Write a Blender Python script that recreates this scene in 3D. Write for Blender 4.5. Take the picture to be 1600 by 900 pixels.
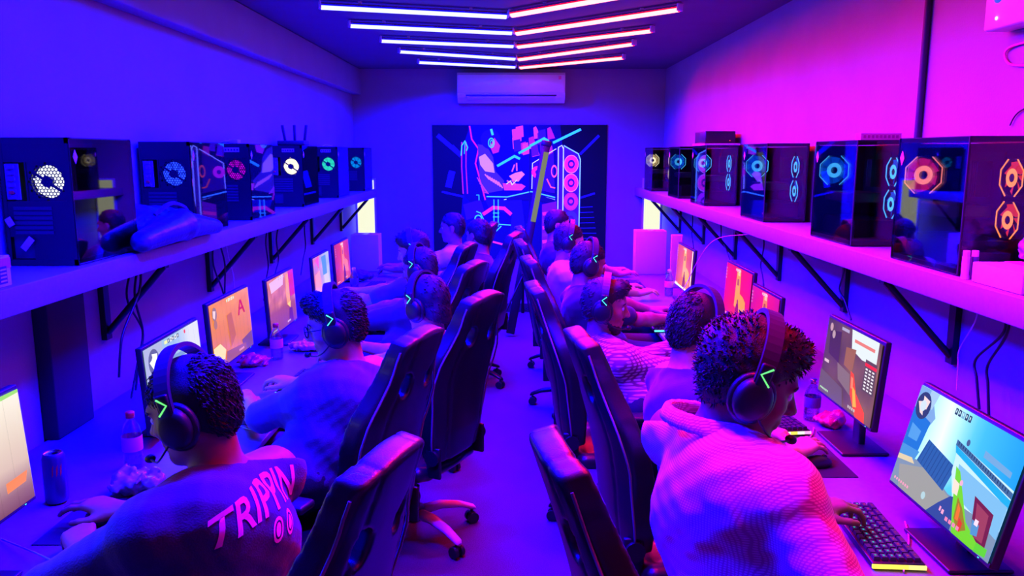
import bpy, bmesh, math, random
import numpy as np
from mathutils import Vector, Matrix
random.seed(7)
sc = bpy.context.scene
COL = sc.collection
for o in list(bpy.data.objects):
    bpy.data.objects.remove(o)

# ------------------------------------------------------------------ camera
CAM_H = 1.80
PITCH = math.radians(9.6)
FPX = 1250.0
cam_d = bpy.data.cameras.new('camera')
cam_d.sensor_width = 36.0
cam_d.lens = 36.0 * FPX / 1600.0
cam_d.clip_start = 0.05
cam = bpy.data.objects.new('camera', cam_d)
COL.objects.link(cam)
cam.location = (0, 0, CAM_H)
cam.rotation_euler = (math.pi / 2 - PITCH, 0, 0)
sc.camera = cam

# ------------------------------------------------------------------ light levels
BLUE_LIGHT = (0.0, 0.0, 1.0)
RED_LIGHT = (1.0, 0.0, 0.01)
BLUE_WATT = 460.0      # each blue tube
RED_WATT = 29.0       # each red tube
TUBE_GLOW = 5.5       # brightness of the diffusers themselves
SCREEN_POWER = 1.25
sc.view_settings.view_transform = 'Standard'
sc.view_settings.look = 'None'
sc.view_settings.gamma = 1.0
sc.view_settings.use_curve_mapping = False
sc.view_settings.exposure = 0.0
sc.cycles.use_denoising = True
sc.cycles.max_bounces = 7
sc.cycles.diffuse_bounces = 2
sc.cycles.glossy_bounces = 3
sc.cycles.transparent_max_bounces = 8
sc.cycles.sample_clamp_indirect = 6.0
sc.cycles.caustics_reflective = False
sc.cycles.caustics_refractive = False
w = bpy.data.worlds.new('world')
sc.world = w
w.use_nodes = True
w.node_tree.nodes['Background'].inputs[0].default_value = (0.0, 0.0, 0.02, 1)
w.node_tree.nodes['Background'].inputs[1].default_value = 0.2

# ------------------------------------------------------------------ room measures
XL, XR = -1.75, 1.68          # side walls
YB, YF = 9.0, -1.6            # far wall, wall behind the photographer
ZC = 2.70                     # ceiling
DESK = 0.74
SHELF = CAM_H - 0.385         # top of both shelves
SHL, SHR = -1.45, 1.37        # front edges of the shelves
DKL, DKR = -0.93, 0.88        # front edges of the desks

_s, _c = math.sin(PITCH), math.cos(PITCH)
def ray(px, py):
    u = (px - 800.0) / FPX; v = (450.0 - py) / FPX
    return Vector((u, _c + v * _s, -_s + v * _c))
def pz(px, py, z):
    d = ray(px, py); return Vector((0, 0, CAM_H)) + d * ((z - CAM_H) / d.z)
def pxx(px, py, x):
    d = ray(px, py); return Vector((0, 0, CAM_H)) + d * (x / d.x)
def pyy(px, py, y):
    d = ray(px, py); return Vector((0, 0, CAM_H)) + d * (y / d.y)
def pd(px, py, zc):
    return Vector((0, 0, CAM_H)) + ray(px, py) * zc

# ------------------------------------------------------------------ materials
def lin(c):
    def f(x):
        x = x / 255.0
        return x / 12.92 if x <= 0.04045 else ((x + 0.055) / 1.055) ** 2.4
    return (f(c[0]), f(c[1]), f(c[2]), 1.0)
MATS = {}
def mat(name, col=(128, 128, 128), rough=0.6, metal=0.0, emit=None, power=1.0, noise=0.0, nscale=40.0,
        bump=0.0, bscale=80.0, spec=0.5, coat=0.0, sheen=0.0):
    if name in MATS: return MATS[name]
    m = bpy.data.materials.new(name); m.use_nodes = True
    nt = m.node_tree; b = nt.nodes['Principled BSDF']
    c = lin(col)
    b.inputs['Base Color'].default_value = c
    b.inputs['Roughness'].default_value = rough
    b.inputs['Metallic'].default_value = metal
    b.inputs['Specular IOR Level'].default_value = spec
    b.inputs['Coat Weight'].default_value = coat
    b.inputs['Sheen Weight'].default_value = sheen
    if emit is not None:
        b.inputs['Emission Color'].default_value = (emit[0], emit[1], emit[2], 1)
        b.inputs['Emission Strength'].default_value = power
    if noise or bump:
        tc = nt.nodes.new('ShaderNodeTexCoord')
    if noise:
        n = nt.nodes.new('ShaderNodeTexNoise'); n.inputs['Scale'].default_value = nscale
        n.inputs['Detail'].default_value = 4
        nt.links.new(tc.outputs['Object'], n.inputs['Vector'])
        r = nt.nodes.new('ShaderNodeValToRGB')
        r.color_ramp.elements[0].position = 0.3; r.color_ramp.elements[1].position = 0.7
        r.color_ramp.elements[0].color = tuple(max(0, k * (1 - noise)) for k in c[:3]) + (1,)
        r.color_ramp.elements[1].color = tuple(min(1, k * (1 + noise)) for k in c[:3]) + (1,)
        nt.links.new(n.outputs['Fac'], r.inputs['Fac'])
        nt.links.new(r.outputs['Color'], b.inputs['Base Color'])
    if bump:
        n2 = nt.nodes.new('ShaderNodeTexNoise'); n2.inputs['Scale'].default_value = bscale
        nt.links.new(tc.outputs['Object'], n2.inputs['Vector'])
        bp = nt.nodes.new('ShaderNodeBump'); bp.inputs['Strength'].default_value = bump
        bp.inputs['Distance'].default_value = 0.01
        nt.links.new(n2.outputs['Fac'], bp.inputs['Height'])
        nt.links.new(bp.outputs['Normal'], b.inputs['Normal'])
    MATS[name] = m
    return m
def emit_mat(name, rgb, power):
    return mat(name, (4, 4, 4), 0.5, emit=rgb, power=power, spec=0.1)
def color_mat(name, emission, base, rough=0.5):
    """colours come from the face colour attribute (a picture printed or shown on a flat thing)"""
    m = bpy.data.materials.new(name); m.use_nodes = True
    nt = m.node_tree; b = nt.nodes['Principled BSDF']
    a = nt.nodes.new('ShaderNodeAttribute'); a.attribute_name = 'col'
    b.inputs['Roughness'].default_value = rough
    b.inputs['Specular IOR Level'].default_value = 0.06
    if base: nt.links.new(a.outputs['Color'], b.inputs['Base Color'])
    else: b.inputs['Base Color'].default_value = (0.001, 0.001, 0.001, 1)
    if emission:
        nt.links.new(a.outputs['Color'], b.inputs['Emission Color'])
        b.inputs['Emission Strength'].default_value = emission
    MATS[name] = m
    return m
def glass_mat(name, tint, mirror, rough=0.02):
    m = bpy.data.materials.new(name); m.use_nodes = True
    nt = m.node_tree
    for n in list(nt.nodes):
        if n.type != 'OUTPUT_MATERIAL': nt.nodes.remove(n)
    out = [n for n in nt.nodes if n.type == 'OUTPUT_MATERIAL'][0]
    t = nt.nodes.new('ShaderNodeBsdfTransparent'); t.inputs[0].default_value = tuple(tint) + (1,)
    g = nt.nodes.new('ShaderNodeBsdfGlossy'); g.inputs['Roughness'].default_value = rough
    g.inputs[0].default_value = (0.9, 0.9, 0.9, 1)
    lw = nt.nodes.new('ShaderNodeLayerWeight'); lw.inputs['Blend'].default_value = 0.35
    mp = nt.nodes.new('ShaderNodeMapRange')
    mp.inputs['To Min'].default_value = mirror; mp.inputs['To Max'].default_value = min(1, mirror + 0.45)
    nt.links.new(lw.outputs['Fresnel'], mp.inputs['Value'])
    mx = nt.nodes.new('ShaderNodeMixShader')
    nt.links.new(mp.outputs['Result'], mx.inputs[0])
    nt.links.new(t.outputs[0], mx.inputs[1]); nt.links.new(g.outputs[0], mx.inputs[2])
    nt.links.new(mx.outputs[0], out.inputs[0])
    MATS[name] = m
    return m
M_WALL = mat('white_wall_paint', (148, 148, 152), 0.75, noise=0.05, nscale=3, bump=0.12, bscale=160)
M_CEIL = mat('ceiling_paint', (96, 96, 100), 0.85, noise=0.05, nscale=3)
M_FLOOR = mat('grey_carpet_tile', (72, 72, 76), 0.9, noise=0.35, nscale=220, bump=0.35, bscale=300)
M_PLANK = mat('white_laminate', (140, 140, 145), 0.45, noise=0.06, nscale=60)
M_DESK = mat('grey_laminate_top', (104, 104, 110), 0.42, noise=0.08, nscale=50)
M_BLACK = mat('black_plastic', (22, 22, 24), 0.42)
M_BLACKM = mat('black_metal', (20, 20, 22), 0.4, metal=0.3)
M_DARK = mat('dark_plastic', (38, 38, 42), 0.5)
M_CABLE = mat('black_cable', (16, 16, 17), 0.5)
M_LEATHER = mat('black_leatherette', (24, 24, 27), 0.36, bump=0.1, bscale=350, coat=0.15)
M_LEATHER2 = mat('grey_leatherette', (125, 120, 120), 0.4, bump=0.1, bscale=350)
M_WHITEP = mat('white_plastic', (225, 225, 228), 0.35)
M_CHROME = mat('chrome', (210, 210, 215), 0.15, metal=1.0)
M_PAPER = mat('white_card', (235, 235, 235), 0.7)
M_PINK = mat('pink_card', (240, 120, 170), 0.6)
M_REDP = mat('red_plastic', (225, 30, 35), 0.35)
M_SKIN_A = mat('skin_tan', (196, 142, 112), 0.5, noise=0.06, nscale=60)
M_SKIN_B = mat('skin_brown', (158, 108, 82), 0.5, noise=0.06, nscale=60)
M_SKIN_C = mat('skin_deep', (120, 80, 60), 0.5, noise=0.06, nscale=60)
M_HAIR = mat('black_hair', (17, 15, 15), 0.6, noise=0.5, nscale=120, bump=0.35, bscale=420)
M_NAVY = mat('navy_cotton', (48, 50, 66), 0.85, bump=0.2, bscale=240, sheen=0.2)
M_BLACKC = mat('black_cotton', (26, 26, 30), 0.85, bump=0.2, bscale=240, sheen=0.2)
M_BLUEC = mat('blue_cotton', (70, 78, 120), 0.85, bump=0.2, bscale=240, sheen=0.2)
M_GREYC = mat('grey_cotton', (110, 110, 118), 0.85, bump=0.2, bscale=240, sheen=0.2)
M_WHITEC = mat('white_cotton', (225, 222, 222), 0.85, bump=0.15, bscale=240)
M_JEANS = mat('dark_denim', (40, 44, 60), 0.85, bump=0.2, bscale=300)
M_SHOE = mat('dark_shoe', (40, 40, 44), 0.6)
M_EYE = mat('eye_white', (225, 220, 215), 0.25)
M_SCREEN = color_mat('screen_picture', SCREEN_POWER, False, 0.3)
M_PRINT = color_mat('printed_colours', 0.0, True, 0.6)
M_ART = color_mat('poster_print_added_glow', 0.9, True, 0.5)  # plain poster print; glow added so its colours show under blue and red light
M_GLASS = glass_mat('tinted_case_glass', (0.30, 0.30, 0.34), 0.10)
M_GLASSR = glass_mat('clear_case_glass', (0.62, 0.62, 0.66), 0.03)
M_CLEAR = glass_mat('clear_plastic', (0.85, 0.85, 0.9), 0.10, 0.08)
M_WATER = glass_mat('water_in_bottle', (0.75, 0.78, 0.9), 0.08, 0.05)
M_GREENLED = emit_mat('green_led', (0.18, 1.0, 0.25), 1.1)
M_CYANLED = emit_mat('cyan_led', (0.08, 0.9, 0.95), 1.6)
M_FROST = emit_mat('lit_frosted_pane', (0.92, 0.93, 0.66), 1.05)

# ------------------------------------------------------------------ mesh builder
def frame_of(d):
    d = d.normalized()
    a = Vector((0, 0, 1)) if abs(d.z) < 0.9 else Vector((1, 0, 0))
    u = d.cross(a).normalized(); v = d.cross(u).normalized()
    return u, v
class MB:
    def __init__(s): s.v = []; s.f = []; s.mi = []; s.col = []; s.sm = []
    def add(s, vs, fs, m=0, col=None, smooth=False):
        n = len(s.v); s.v += [tuple(v) for v in vs]
        for f in fs:
            s.f.append(tuple(i + n for i in f)); s.mi.append(m); s.col.append(col); s.sm.append(smooth)
        return s
    def box(s, c, d, m=0, col=None, R=None):
        x, y, z = d[0] / 2, d[1] / 2, d[2] / 2
        vs = [Vector(p) for p in ((-x, -y, -z), (x, -y, -z), (x, y, -z), (-x, y, -z), (-x, -y, z), (x, -y, z), (x, y, z), (-x, y, z))]
        if R is not None: vs = [R @ v for v in vs]
        vs = [v + Vector(c) for v in vs]
        return s.add(vs, [(0, 3, 2, 1), (4, 5, 6, 7), (0, 1, 5, 4), (1, 2, 6, 5), (2, 3, 7, 6), (3, 0, 4, 7)], m, col)
    def rbox(s, c, d, r=0.01, seg=2, m=0, R=None, smooth=True):
        bm = bmesh.new(); bmesh.ops.create_cube(bm, size=1.0)
        for v in bm.verts: v.co = Vector((v.co.x * d[0], v.co.y * d[1], v.co.z * d[2]))
        bmesh.ops.bevel(bm, geom=list(bm.edges), offset=min(r, min(d) * 0.49), segments=seg, profile=0.5, affect='EDGES')
        bm.verts.index_update()
        vs = [v.co.copy() for v in bm.verts]
        if R is not None: vs = [R @ v for v in vs]
        vs = [v + Vector(c) for v in vs]
        fs = [[v.index for v in f.verts] for f in bm.faces]
        bm.free()
        return s.add(vs, fs, m, None, smooth)
    def cyl(s, a, b, ra, rb=None, n=16, m=0, caps=True, smooth=True, col=None):
        a = Vector(a); b = Vector(b); rb = ra if rb is None else rb
        u, v = frame_of(b - a)
        vs = []
        for p, r in ((a, ra), (b, rb)):
            for i in range(n):
                t = 2 * math.pi * i / n
                vs.append(p + (u * math.cos(t) + v * math.sin(t)) * r)
        s.add(vs, [(i, i + n, (i + 1) % n + n, (i + 1) % n) for i in range(n)], m, col, smooth)
        if caps:
            s.add(vs[:n], [tuple(range(n))], m, col); s.add(vs[n:], [tuple(reversed(range(n)))], m, col)
        return s
    def tube(s, pts, r, n=8, m=0, closed=False, col=None):
        pts = [Vector(p) for p in pts]; N = len(pts)
        rs = r if isinstance(r, (list, tuple)) else [r] * N
        tg = []
        for i in range(N):
            a = pts[(i - 1) % N] if (closed or i > 0) else pts[i]
            b = pts[(i + 1) % N] if (closed or i < N - 1) else pts[i]
            tg.append((b - a).normalized())
        u, v = frame_of(tg[0]); vs = []
        for i in range(N):
            u = (u - tg[i] * u.dot(tg[i])).normalized(); v = tg[i].cross(u)
            for k in range(n):
                t = 2 * math.pi * k / n
                vs.append(pts[i] + (u * math.cos(t) + v * math.sin(t)) * rs[i])
        fs = []
        for i in range(N if closed else N - 1):
            j = (i + 1) % N
            for k in range(n):
                fs.append((i * n + k, i * n + (k + 1) % n, j * n + (k + 1) % n, j * n + k))
        s.add(vs, fs, m, col, True)
        if not closed:
            s.add(vs[:n], [tuple(reversed(range(n)))], m, col); s.add(vs[-n:], [tuple(range(n))], m, col)
        return s
    def lathe(s, prof, c=(0, 0, 0), n=24, m=0, axis='z', smooth=True):
        vs = []; c = Vector(c)
        for r, z in prof:
            for i in range(n):
                t = 2 * math.pi * i / n
                p = Vector((r * math.cos(t), r * math.sin(t), z))
                if axis == 'y': p = Vector((p.x, p.z, p.y))
                if axis == 'x': p = Vector((p.z, p.x, p.y))
                vs.append(c + p)
        fs = [(j * n + i, j * n + (i + 1) % n, (j + 1) * n + (i + 1) % n, (j + 1) * n + i)
              for j in range(len(prof) - 1) for i in range(n)]
        return s.add(vs, fs, m, None, smooth)
    def ell(s, c, r, m=0, R=None, nu=18, nv=10, col=None):
        vs = []; c = Vector(c)
        for j in range(nv + 1):
            a = math.pi * j / nv
            for i in range(nu):
                t = 2 * math.pi * i / nu
                p = Vector((r[0] * math.sin(a) * math.cos(t), r[1] * math.sin(a) * math.sin(t), r[2] * math.cos(a)))
                if R is not None: p = R @ p
                vs.append(c + p)
        fs = [(j * nu + i, (j + 1) * nu + i, (j + 1) * nu + (i + 1) % nu, j * nu + (i + 1) % nu) for j in range(nv) for i in range(nu)]
        return s.add(vs, fs, m, col, True)
    def prism(s, poly, o, u, v, depth, m=0, col=None):
        """polygon in the u,v plane at o, pushed along u x v by depth"""
        o = Vector(o); u = Vector(u); v = Vector(v); w_ = u.cross(v).normalized() * depth; n = len(poly)
        a = [o + u * p[0] + v * p[1] for p in poly]; b = [p + w_ for p in a]
        s.add(a + b, [tuple(reversed(range(n))), tuple(range(n, 2 * n))] + [(i, (i + 1) % n, n + (i + 1) % n, n + i) for i in range(n)], m, col)
        return s
    def flat(s, poly, o, u, v, col=None, m=0):
        o = Vector(o); u = Vector(u); v = Vector(v)
        return s.add([o + u * p[0] + v * p[1] for p in poly], [tuple(range(len(poly)))], m, col)
    def mesh(s, name, mats):
        me = bpy.data.meshes.new(name)
        me.from_pydata(s.v, [], s.f)
        for m in (mats if isinstance(mats, (list, tuple)) else [mats]): me.materials.append(m)
        me.polygons.foreach_set('material_index', s.mi)
        me.polygons.foreach_set('use_smooth', s.sm)
        if any(c is not None for c in s.col):
            at = me.color_attributes.new('col', 'FLOAT_COLOR', 'CORNER')
            arr = []
            for f, c in zip(s.f, s.col):
                k = c if c is not None else (0.2, 0.2, 0.2, 1)
                if len(k) > 4 or isinstance(k[0], (tuple, list)):
                    for q in k: arr += list(q)
                else: arr += list(k) * len(f)
            at.data.foreach_set('color', arr)
        me.update()
        return me
    def build(s, name, mats, parent=None, loc=None):
        return link(name, s.mesh(name, mats), parent, loc)
def link(name, me, parent=None, loc=None):
    o = bpy.data.objects.new(name, me); COL.objects.link(o)
    if parent is not None: o.parent = parent
    if loc is not None: o.location = loc
    return o
def tag(o, label, cat, group=None, kind=None):
    o['label'] = label; o['category'] = cat
    if group: o['group'] = group
    if kind: o['kind'] = kind
    return o
def thing(name, label, cat, loc=(0, 0, 0), rz=0.0, group=None):
    o = bpy.data.objects.new(name, None); COL.objects.link(o)
    o.empty_display_size = 0.1; o.location = loc; o.rotation_euler = (0, 0, rz)
    return tag(o, label, cat, group)
def struct(o, label=None):
    o['kind'] = 'structure'
    return o
def dup(root, loc, rz, label, group=None):
    r = root.copy(); COL.objects.link(r); r.location = loc; r.rotation_euler = (0, 0, rz); r['label'] = label
    if group: r['group'] = group
    for ch in list(root.children):
        c = ch.copy(); COL.objects.link(c); c.parent = r
        for g in list(ch.children):
            d = g.copy(); COL.objects.link(d); d.parent = c
    return r
def rotx(a): return Matrix.Rotation(a, 3, 'X')
def roty(a): return Matrix.Rotation(a, 3, 'Y')
def rotz(a): return Matrix.Rotation(a, 3, 'Z')
def spline(pts, n=8):
    """Catmull-Rom through pts"""
    P = [Vector(p) for p in pts]; P = [P[0] * 2 - P[1]] + P + [P[-1] * 2 - P[-2]]
    out = []
    for i in range(1, len(P) - 2):
        for k in range(n):
            t = k / n
            a, b, c, d = P[i - 1], P[i], P[i + 1], P[i + 2]
            out.append(0.5 * ((2 * b) + (c - a) * t + (2 * a - 5 * b + 4 * c - d) * t * t + (3 * b - a - 3 * c + d) * t ** 3))
    out.append(P[-2]); return out

# ------------------------------------------------------------------ distance-field mesher
# one continuous skin grown round many tapered limbs and rounded masses
def surface_nets(D, org, res):
    D = D.astype(np.float32); S = D < 0
    nx, ny, nz = D.shape
    cnt = np.zeros((nx - 1, ny - 1, nz - 1), np.uint8)
    for i in (0, 1):
        for j in (0, 1):
            for k in (0, 1):
                cnt += S[i:nx - 1 + i, j:ny - 1 + j, k:nz - 1 + k]
    mask = (cnt > 0) & (cnt < 8)
    cells = np.argwhere(mask)
    idx = -np.ones(mask.shape, np.int32); idx[mask] = np.arange(len(cells))
    offs = np.array([[i, j, k] for i in (0, 1) for j in (0, 1) for k in (0, 1)])
    Dc = np.stack([D[cells[:, 0] + o[0], cells[:, 1] + o[1], cells[:, 2] + o[2]] for o in offs], 1)
    acc = np.zeros((len(cells), 3), np.float64); num = np.zeros(len(cells))
    for a in range(8):
        for b in range(a + 1, 8):
            if abs(offs[a] - offs[b]).sum() != 1: continue
            cr = (Dc[:, a] < 0) != (Dc[:, b] < 0)
            den = Dc[:, a] - Dc[:, b]; den[den == 0] = 1e-9
            t = (Dc[:, a] / den)[:, None]
            p = offs[a] + t * (offs[b] - offs[a])
            acc += np.where(cr[:, None], p, 0); num += cr
    V = (cells + acc / num[:, None]) * res + org
    F = []
    for ax in range(3):
        sl0 = [slice(1, -1)] * 3; sl1 = [slice(1, -1)] * 3
        sl0[ax] = slice(0, -1); sl1[ax] = slice(1, None)
        A = S[tuple(sl0)]; B = S[tuple(sl1)]
        e = np.argwhere(A != B); off = np.ones(3, int); off[ax] = 0
        e0 = e + off
        fl = A[tuple(e.T)]
        b, c = [(1, 2), (2, 0), (0, 1)][ax]
        q = []
        for db, dc in ((1, 1), (0, 1), (0, 0), (1, 0)):
            p = e0.copy(); p[:, b] -= db; p[:, c] -= dc
            q.append(idx[p[:, 0], p[:, 1], p[:, 2]])
        q = np.stack(q, 1)
        q[~fl] = q[~fl][:, ::-1]
        F.append(q)
    return V, np.concatenate(F)
def np_mesh(name, V, F, mats):
    me = bpy.data.meshes.new(name)
    me.vertices.add(len(V)); me.vertices.foreach_set('co', np.ascontiguousarray(V, np.float32).ravel())
    me.loops.add(F.size); me.loops.foreach_set('vertex_index', np.ascontiguousarray(F, np.int32).ravel())
    me.polygons.add(len(F)); me.polygons.foreach_set('loop_start', np.arange(0, F.size, 4, dtype=np.int32))
    for m in (mats if isinstance(mats, (list, tuple)) else [mats]): me.materials.append(m)
    me.update(calc_edges=True); me.validate()
    me.polygons.foreach_set('use_smooth', [True] * len(me.polygons))
    return me
class SDF:
    def __init__(s, lo, hi, res):
        s.lo = np.array(lo, float) - 3 * res; s.res = res
        s.n = np.ceil((np.array(hi, float) + 3 * res - s.lo) / res).astype(int) + 1
        s.ax = [s.lo[i] + np.arange(s.n[i]) * res for i in range(3)]
        s.D = np.full(tuple(s.n), 0.06, np.float32)
    def blk(s, lo, hi):
        a = np.clip(np.floor((np.array(lo) - s.lo) / s.res).astype(int), 0, s.n)
        b = np.clip(np.ceil((np.array(hi) - s.lo) / s.res).astype(int) + 1, 0, s.n)
        if (b <= a).any(): return None
        sl = tuple(slice(a[i], b[i]) for i in range(3))
        g = (s.ax[0][sl[0]][:, None, None], s.ax[1][sl[1]][None, :, None], s.ax[2][sl[2]][None, None, :])
        return sl, g
    def put(s, sl, d, k, sub):
        A = s.D[sl]
        if sub:
            A = -A; d = d.astype(np.float32)
        if k > 0:
            h = np.maximum(k - np.abs(A - d), 0) / k
            r = np.minimum(A, d) - h * h * k * 0.25
        else: r = np.minimum(A, d)
        s.D[sl] = -r if sub else r
    def cap(s, a, b, ra, rb=None, k=0.012, sub=False):
        a = np.array(a, float); b = np.array(b, float); rb = ra if rb is None else rb
        m = max(ra, rb) + 0.05
        q = s.blk(np.minimum(a, b) - m, np.maximum(a, b) + m)
        if q is None: return s
        sl, g = q
        ab = b - a; L2 = max((ab * ab).sum(), 1e-9)
        P = [g[i] - a[i] for i in range(3)]
        t = np.clip((P[0] * ab[0] + P[1] * ab[1] + P[2] * ab[2]) / L2, 0, 1)
        d = np.sqrt(sum((P[i] - t * ab[i]) ** 2 for i in range(3))) - (ra + (rb - ra) * t)
        s.put(sl, d, k, sub); return s
    def ell(s, c, r, axes=None, k=0.02, sub=False):
        c = np.array(c, float); m = max(r) + 0.05
        q = s.blk(c - m, c + m)
        if q is None: return s
        sl, g = q
        ax = np.eye(3) if axes is None else np.array([list(a) for a in axes], float)
        P = [g[i] - c[i] for i in range(3)]
        L = [P[0] * ax[j][0] + P[1] * ax[j][1] + P[2] * ax[j][2] for j in range(3)]
        k0 = np.sqrt(sum((L[j] / r[j]) ** 2 for j in range(3)))
        k1 = np.sqrt(sum((L[j] / r[j] ** 2) ** 2 for j in range(3))) + 1e-9
        s.put(sl, k0 * (k0 - 1) / k1, k, sub); return s
    def half(s, p, n):
        """keep only what lies behind the plane through p with normal n"""
        n = np.array(n, float); n /= np.linalg.norm(n)
        d = (s.ax[0][:, None, None] - p[0]) * n[0] + (s.ax[1][None, :, None] - p[1]) * n[1] + (s.ax[2][None, None, :] - p[2]) * n[2]
        s.D = np.maximum(s.D, d.astype(np.float32)); return s
    def wobble(s, amp, freq, seed=0):
        r = random.Random(seed); N = 0
        for q in range(4):
            f = freq * (1 + 0.6 * q)
            a = [r.uniform(-1, 1) for _ in range(3)]; L = math.sqrt(sum(x * x for x in a)); a = [x / L * f for x in a]
            ph = r.uniform(0, 6.28)
            N = N + np.sin(a[0] * s.ax[0][:, None, None] + a[1] * s.ax[1][None, :, None] + a[2] * s.ax[2][None, None, :] + ph) / (1 + 0.5 * q)
        s.D = s.D + (amp * N).astype(np.float32); return s
    def mesh(s, name, mats, origin=(0, 0, 0)):
        for i in range(3):   # keep the border empty so that the skin closes
            sl = [slice(None)] * 3
            for e in (0, -1):
                sl[i] = e; s.D[tuple(sl)] = np.maximum(s.D[tuple(sl)], s.res)
        V, F = surface_nets(s.D, s.lo, s.res)
        return np_mesh(name, V - np.array(origin), F, mats)

# ================================================================== SETTING
T = 0.12
YM = (YB + YF) / 2; YLEN = YB - YF
struct(MB().box((0, YM, -T / 2), (XR - XL + 2 * T, YLEN + 2 * T, T)).build('floor', M_FLOOR))
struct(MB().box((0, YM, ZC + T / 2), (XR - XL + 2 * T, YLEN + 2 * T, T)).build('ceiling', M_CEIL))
struct(MB().box((XL - T / 2, YM, ZC / 2), (T, YLEN + 2 * T, ZC)).build('wall_left', M_WALL))
struct(MB().box((XR + T / 2, YM, ZC / 2), (T, YLEN + 2 * T, ZC)).build('wall_right', M_WALL))
struct(MB().box(((XL + XR) / 2, YB + T / 2, ZC / 2), (XR - XL, T, ZC)).build('wall_back', M_WALL))
struct(MB().box(((XL + XR) / 2, YF - T / 2, ZC / 2), (XR - XL, T, ZC)).build('wall_front', M_WALL))
# long boxed beam under the ceiling on the left, stopping short of the camera
struct(MB().rbox((XL + 0.05, (3.25 + YB) / 2, ZC - 0.14), (0.10, YB - 3.25, 0.27), 0.006).build('trim_1', M_WALL))
# dark pilaster below the left shelf
M_PIL = mat('dark_painted_pilaster', (34, 32, 40), 0.7, noise=0.1, nscale=8)
pa = pxx(72, 600, XL + 0.03); pb = pxx(132, 600, XL + 0.03)
struct(MB().rbox((XL + 0.03, (pa.y + pb.y) / 2, (SHELF - 0.085 + DESK) / 2), (0.06, pb.y - pa.y, SHELF - 0.085 - DESK - 0.002), 0.005).build('trim_2', M_PIL))
# skirting
for nm, x in (('baseboard_left', XL + 0.008), ('baseboard_right', XR - 0.008)):
    struct(MB().box((x, YM, 0.05), (0.016, YLEN - 0.02, 0.1)).build(nm, M_DARK))
struct(MB().box(((XL + XR) / 2, YB - 0.008, 0.05), (XR - XL - 0.04, 0.016, 0.1)).build('baseboard_back', M_DARK))
# lit narrow frosted windows in both far corners, under the shelf ends
def corner_window(n, x0, x1, z0, z1):
    w_ = MB(); y = YB - 0.012
    for (a, b, c, d) in ((x0 - .02, x0, z0 - .02, z1 + .02), (x1, x1 + .02, z0 - .02, z1 + .02), (x0, x1, z0 - .02, z0), (x0, x1, z1, z1 + .02)):
        w_.box(((a + b) / 2, y, (c + d) / 2), (b - a, 0.024, d - c))
    o = struct(w_.build('window_%d' % n, M_WHITEP))
    MB().box(((x0 + x1) / 2, YB - 0.008, (z0 + z1) / 2), (x1 - x0, 0.008, z1 - z0)).build('pane', M_FROST, o)
corner_window(1, XL + 0.02, pyy(586, 340, YB).x, 0.85, 1.50)
corner_window(2, pyy(1005, 340, YB).x, XR - 0.02, 0.85, 1.50)

# ================================================================== CEILING LED TUBES
M_BT = emit_mat('blue_led_tube', (0.18, 0.19, 1.0), TUBE_GLOW)
M_RT = emit_mat('red_led_tube', (1.0, 0.17, 0.17), TUBE_GLOW)
M_BTS = emit_mat('blue_led_tube_side', BLUE_LIGHT, 14.0)
M_RTS = emit_mat('red_led_tube_side', RED_LIGHT, 5.0)
def led_tube(a, b, mt, ms, label, group):
    a = Vector(a); b = Vector(b)
    t = thing('led_tube_light', label, 'light', (a + b) / 2, 0, group)
    L = (b - a) / 2; d = L.normalized(); L = d * (L.length - 0.014); side = d.cross(Vector((0, 0, 1))).normalized()
    r = 0.024
    m = MB(); n = 14; vs = []
    for e in (-L, L):
        for i in range(n + 1):     # diffuser cross-section, a shallow lens facing down
            q = math.pi * i / n
            vs.append(e + side * math.cos(q) * r - Vector((0, 0, 1)) * math.sin(q) * r * 1.15)
    k = n + 1
    for i in range(n):
        edge = i < 1 or i >= n - 1
        m.add([vs[i], vs[i + 1], vs[k + i + 1], vs[k + i]], [(0, 1, 2, 3)], 1 if edge else 0, None, True)
    m.add(vs[:k], [tuple(range(k))], 1); m.add(vs[k:], [tuple(reversed(range(k)))], 1)
    m.build('diffuser', [mt, ms], t)
    h = MB(); ang = math.atan2(d.y, d.x)
    h.box((0, 0, 0.006), (L.length * 2, 0.046, 0.012), R=rotz(ang))
    h.build('housing', M_CEIL, t)
    for e in (-1, 1):
        MB().rbox(tuple(d * e * (L.length + 0.006)), (0.014, 0.052, 0.046), 0.004, R=rotz(ang)).build('end_cap', M_WHITEP, t)
    blue = mt is M_BT
    NM = 1 if blue else 5
    for q in range(NM):       # LED modules, canted a little towards the right-hand wall
        ld = bpy.data.lights.new('led_module', 'AREA'); ld.shape = 'RECTANGLE'
        ld.size = L.length * 1.96 if blue else 0.10; ld.size_y = 0.03
        ld.energy = (BLUE_WATT if blue else RED_WATT) / NM; ld.color = BLUE_LIGHT if blue else RED_LIGHT
        ld.spread = math.radians(162 if blue else 132)
        lo = bpy.data.objects.new('led_module', ld); COL.objects.link(lo); lo.parent = t
        p = d * L.length * ((q + 0.5) / NM * 2 - 1)
        lo.location = (p.x, p.y, -0.045)
        lo.rotation_euler = (rotx(0.0 if blue else math.radians(-20)) @ Matrix.Rotation(math.radians(-3.5 if blue else -15), 3, 'Y') @ rotz(ang)).to_euler()
    for e in (-0.6, 0.6):
        p = d * e * L.length
        MB().box((p.x, p.y, 0.012 + (ZC - a.z - 0.012) / 2), (0.02, 0.02, ZC - a.z - 0.012)).build('clip', M_WHITEP, t)
ZT = ZC - 0.030
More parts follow.
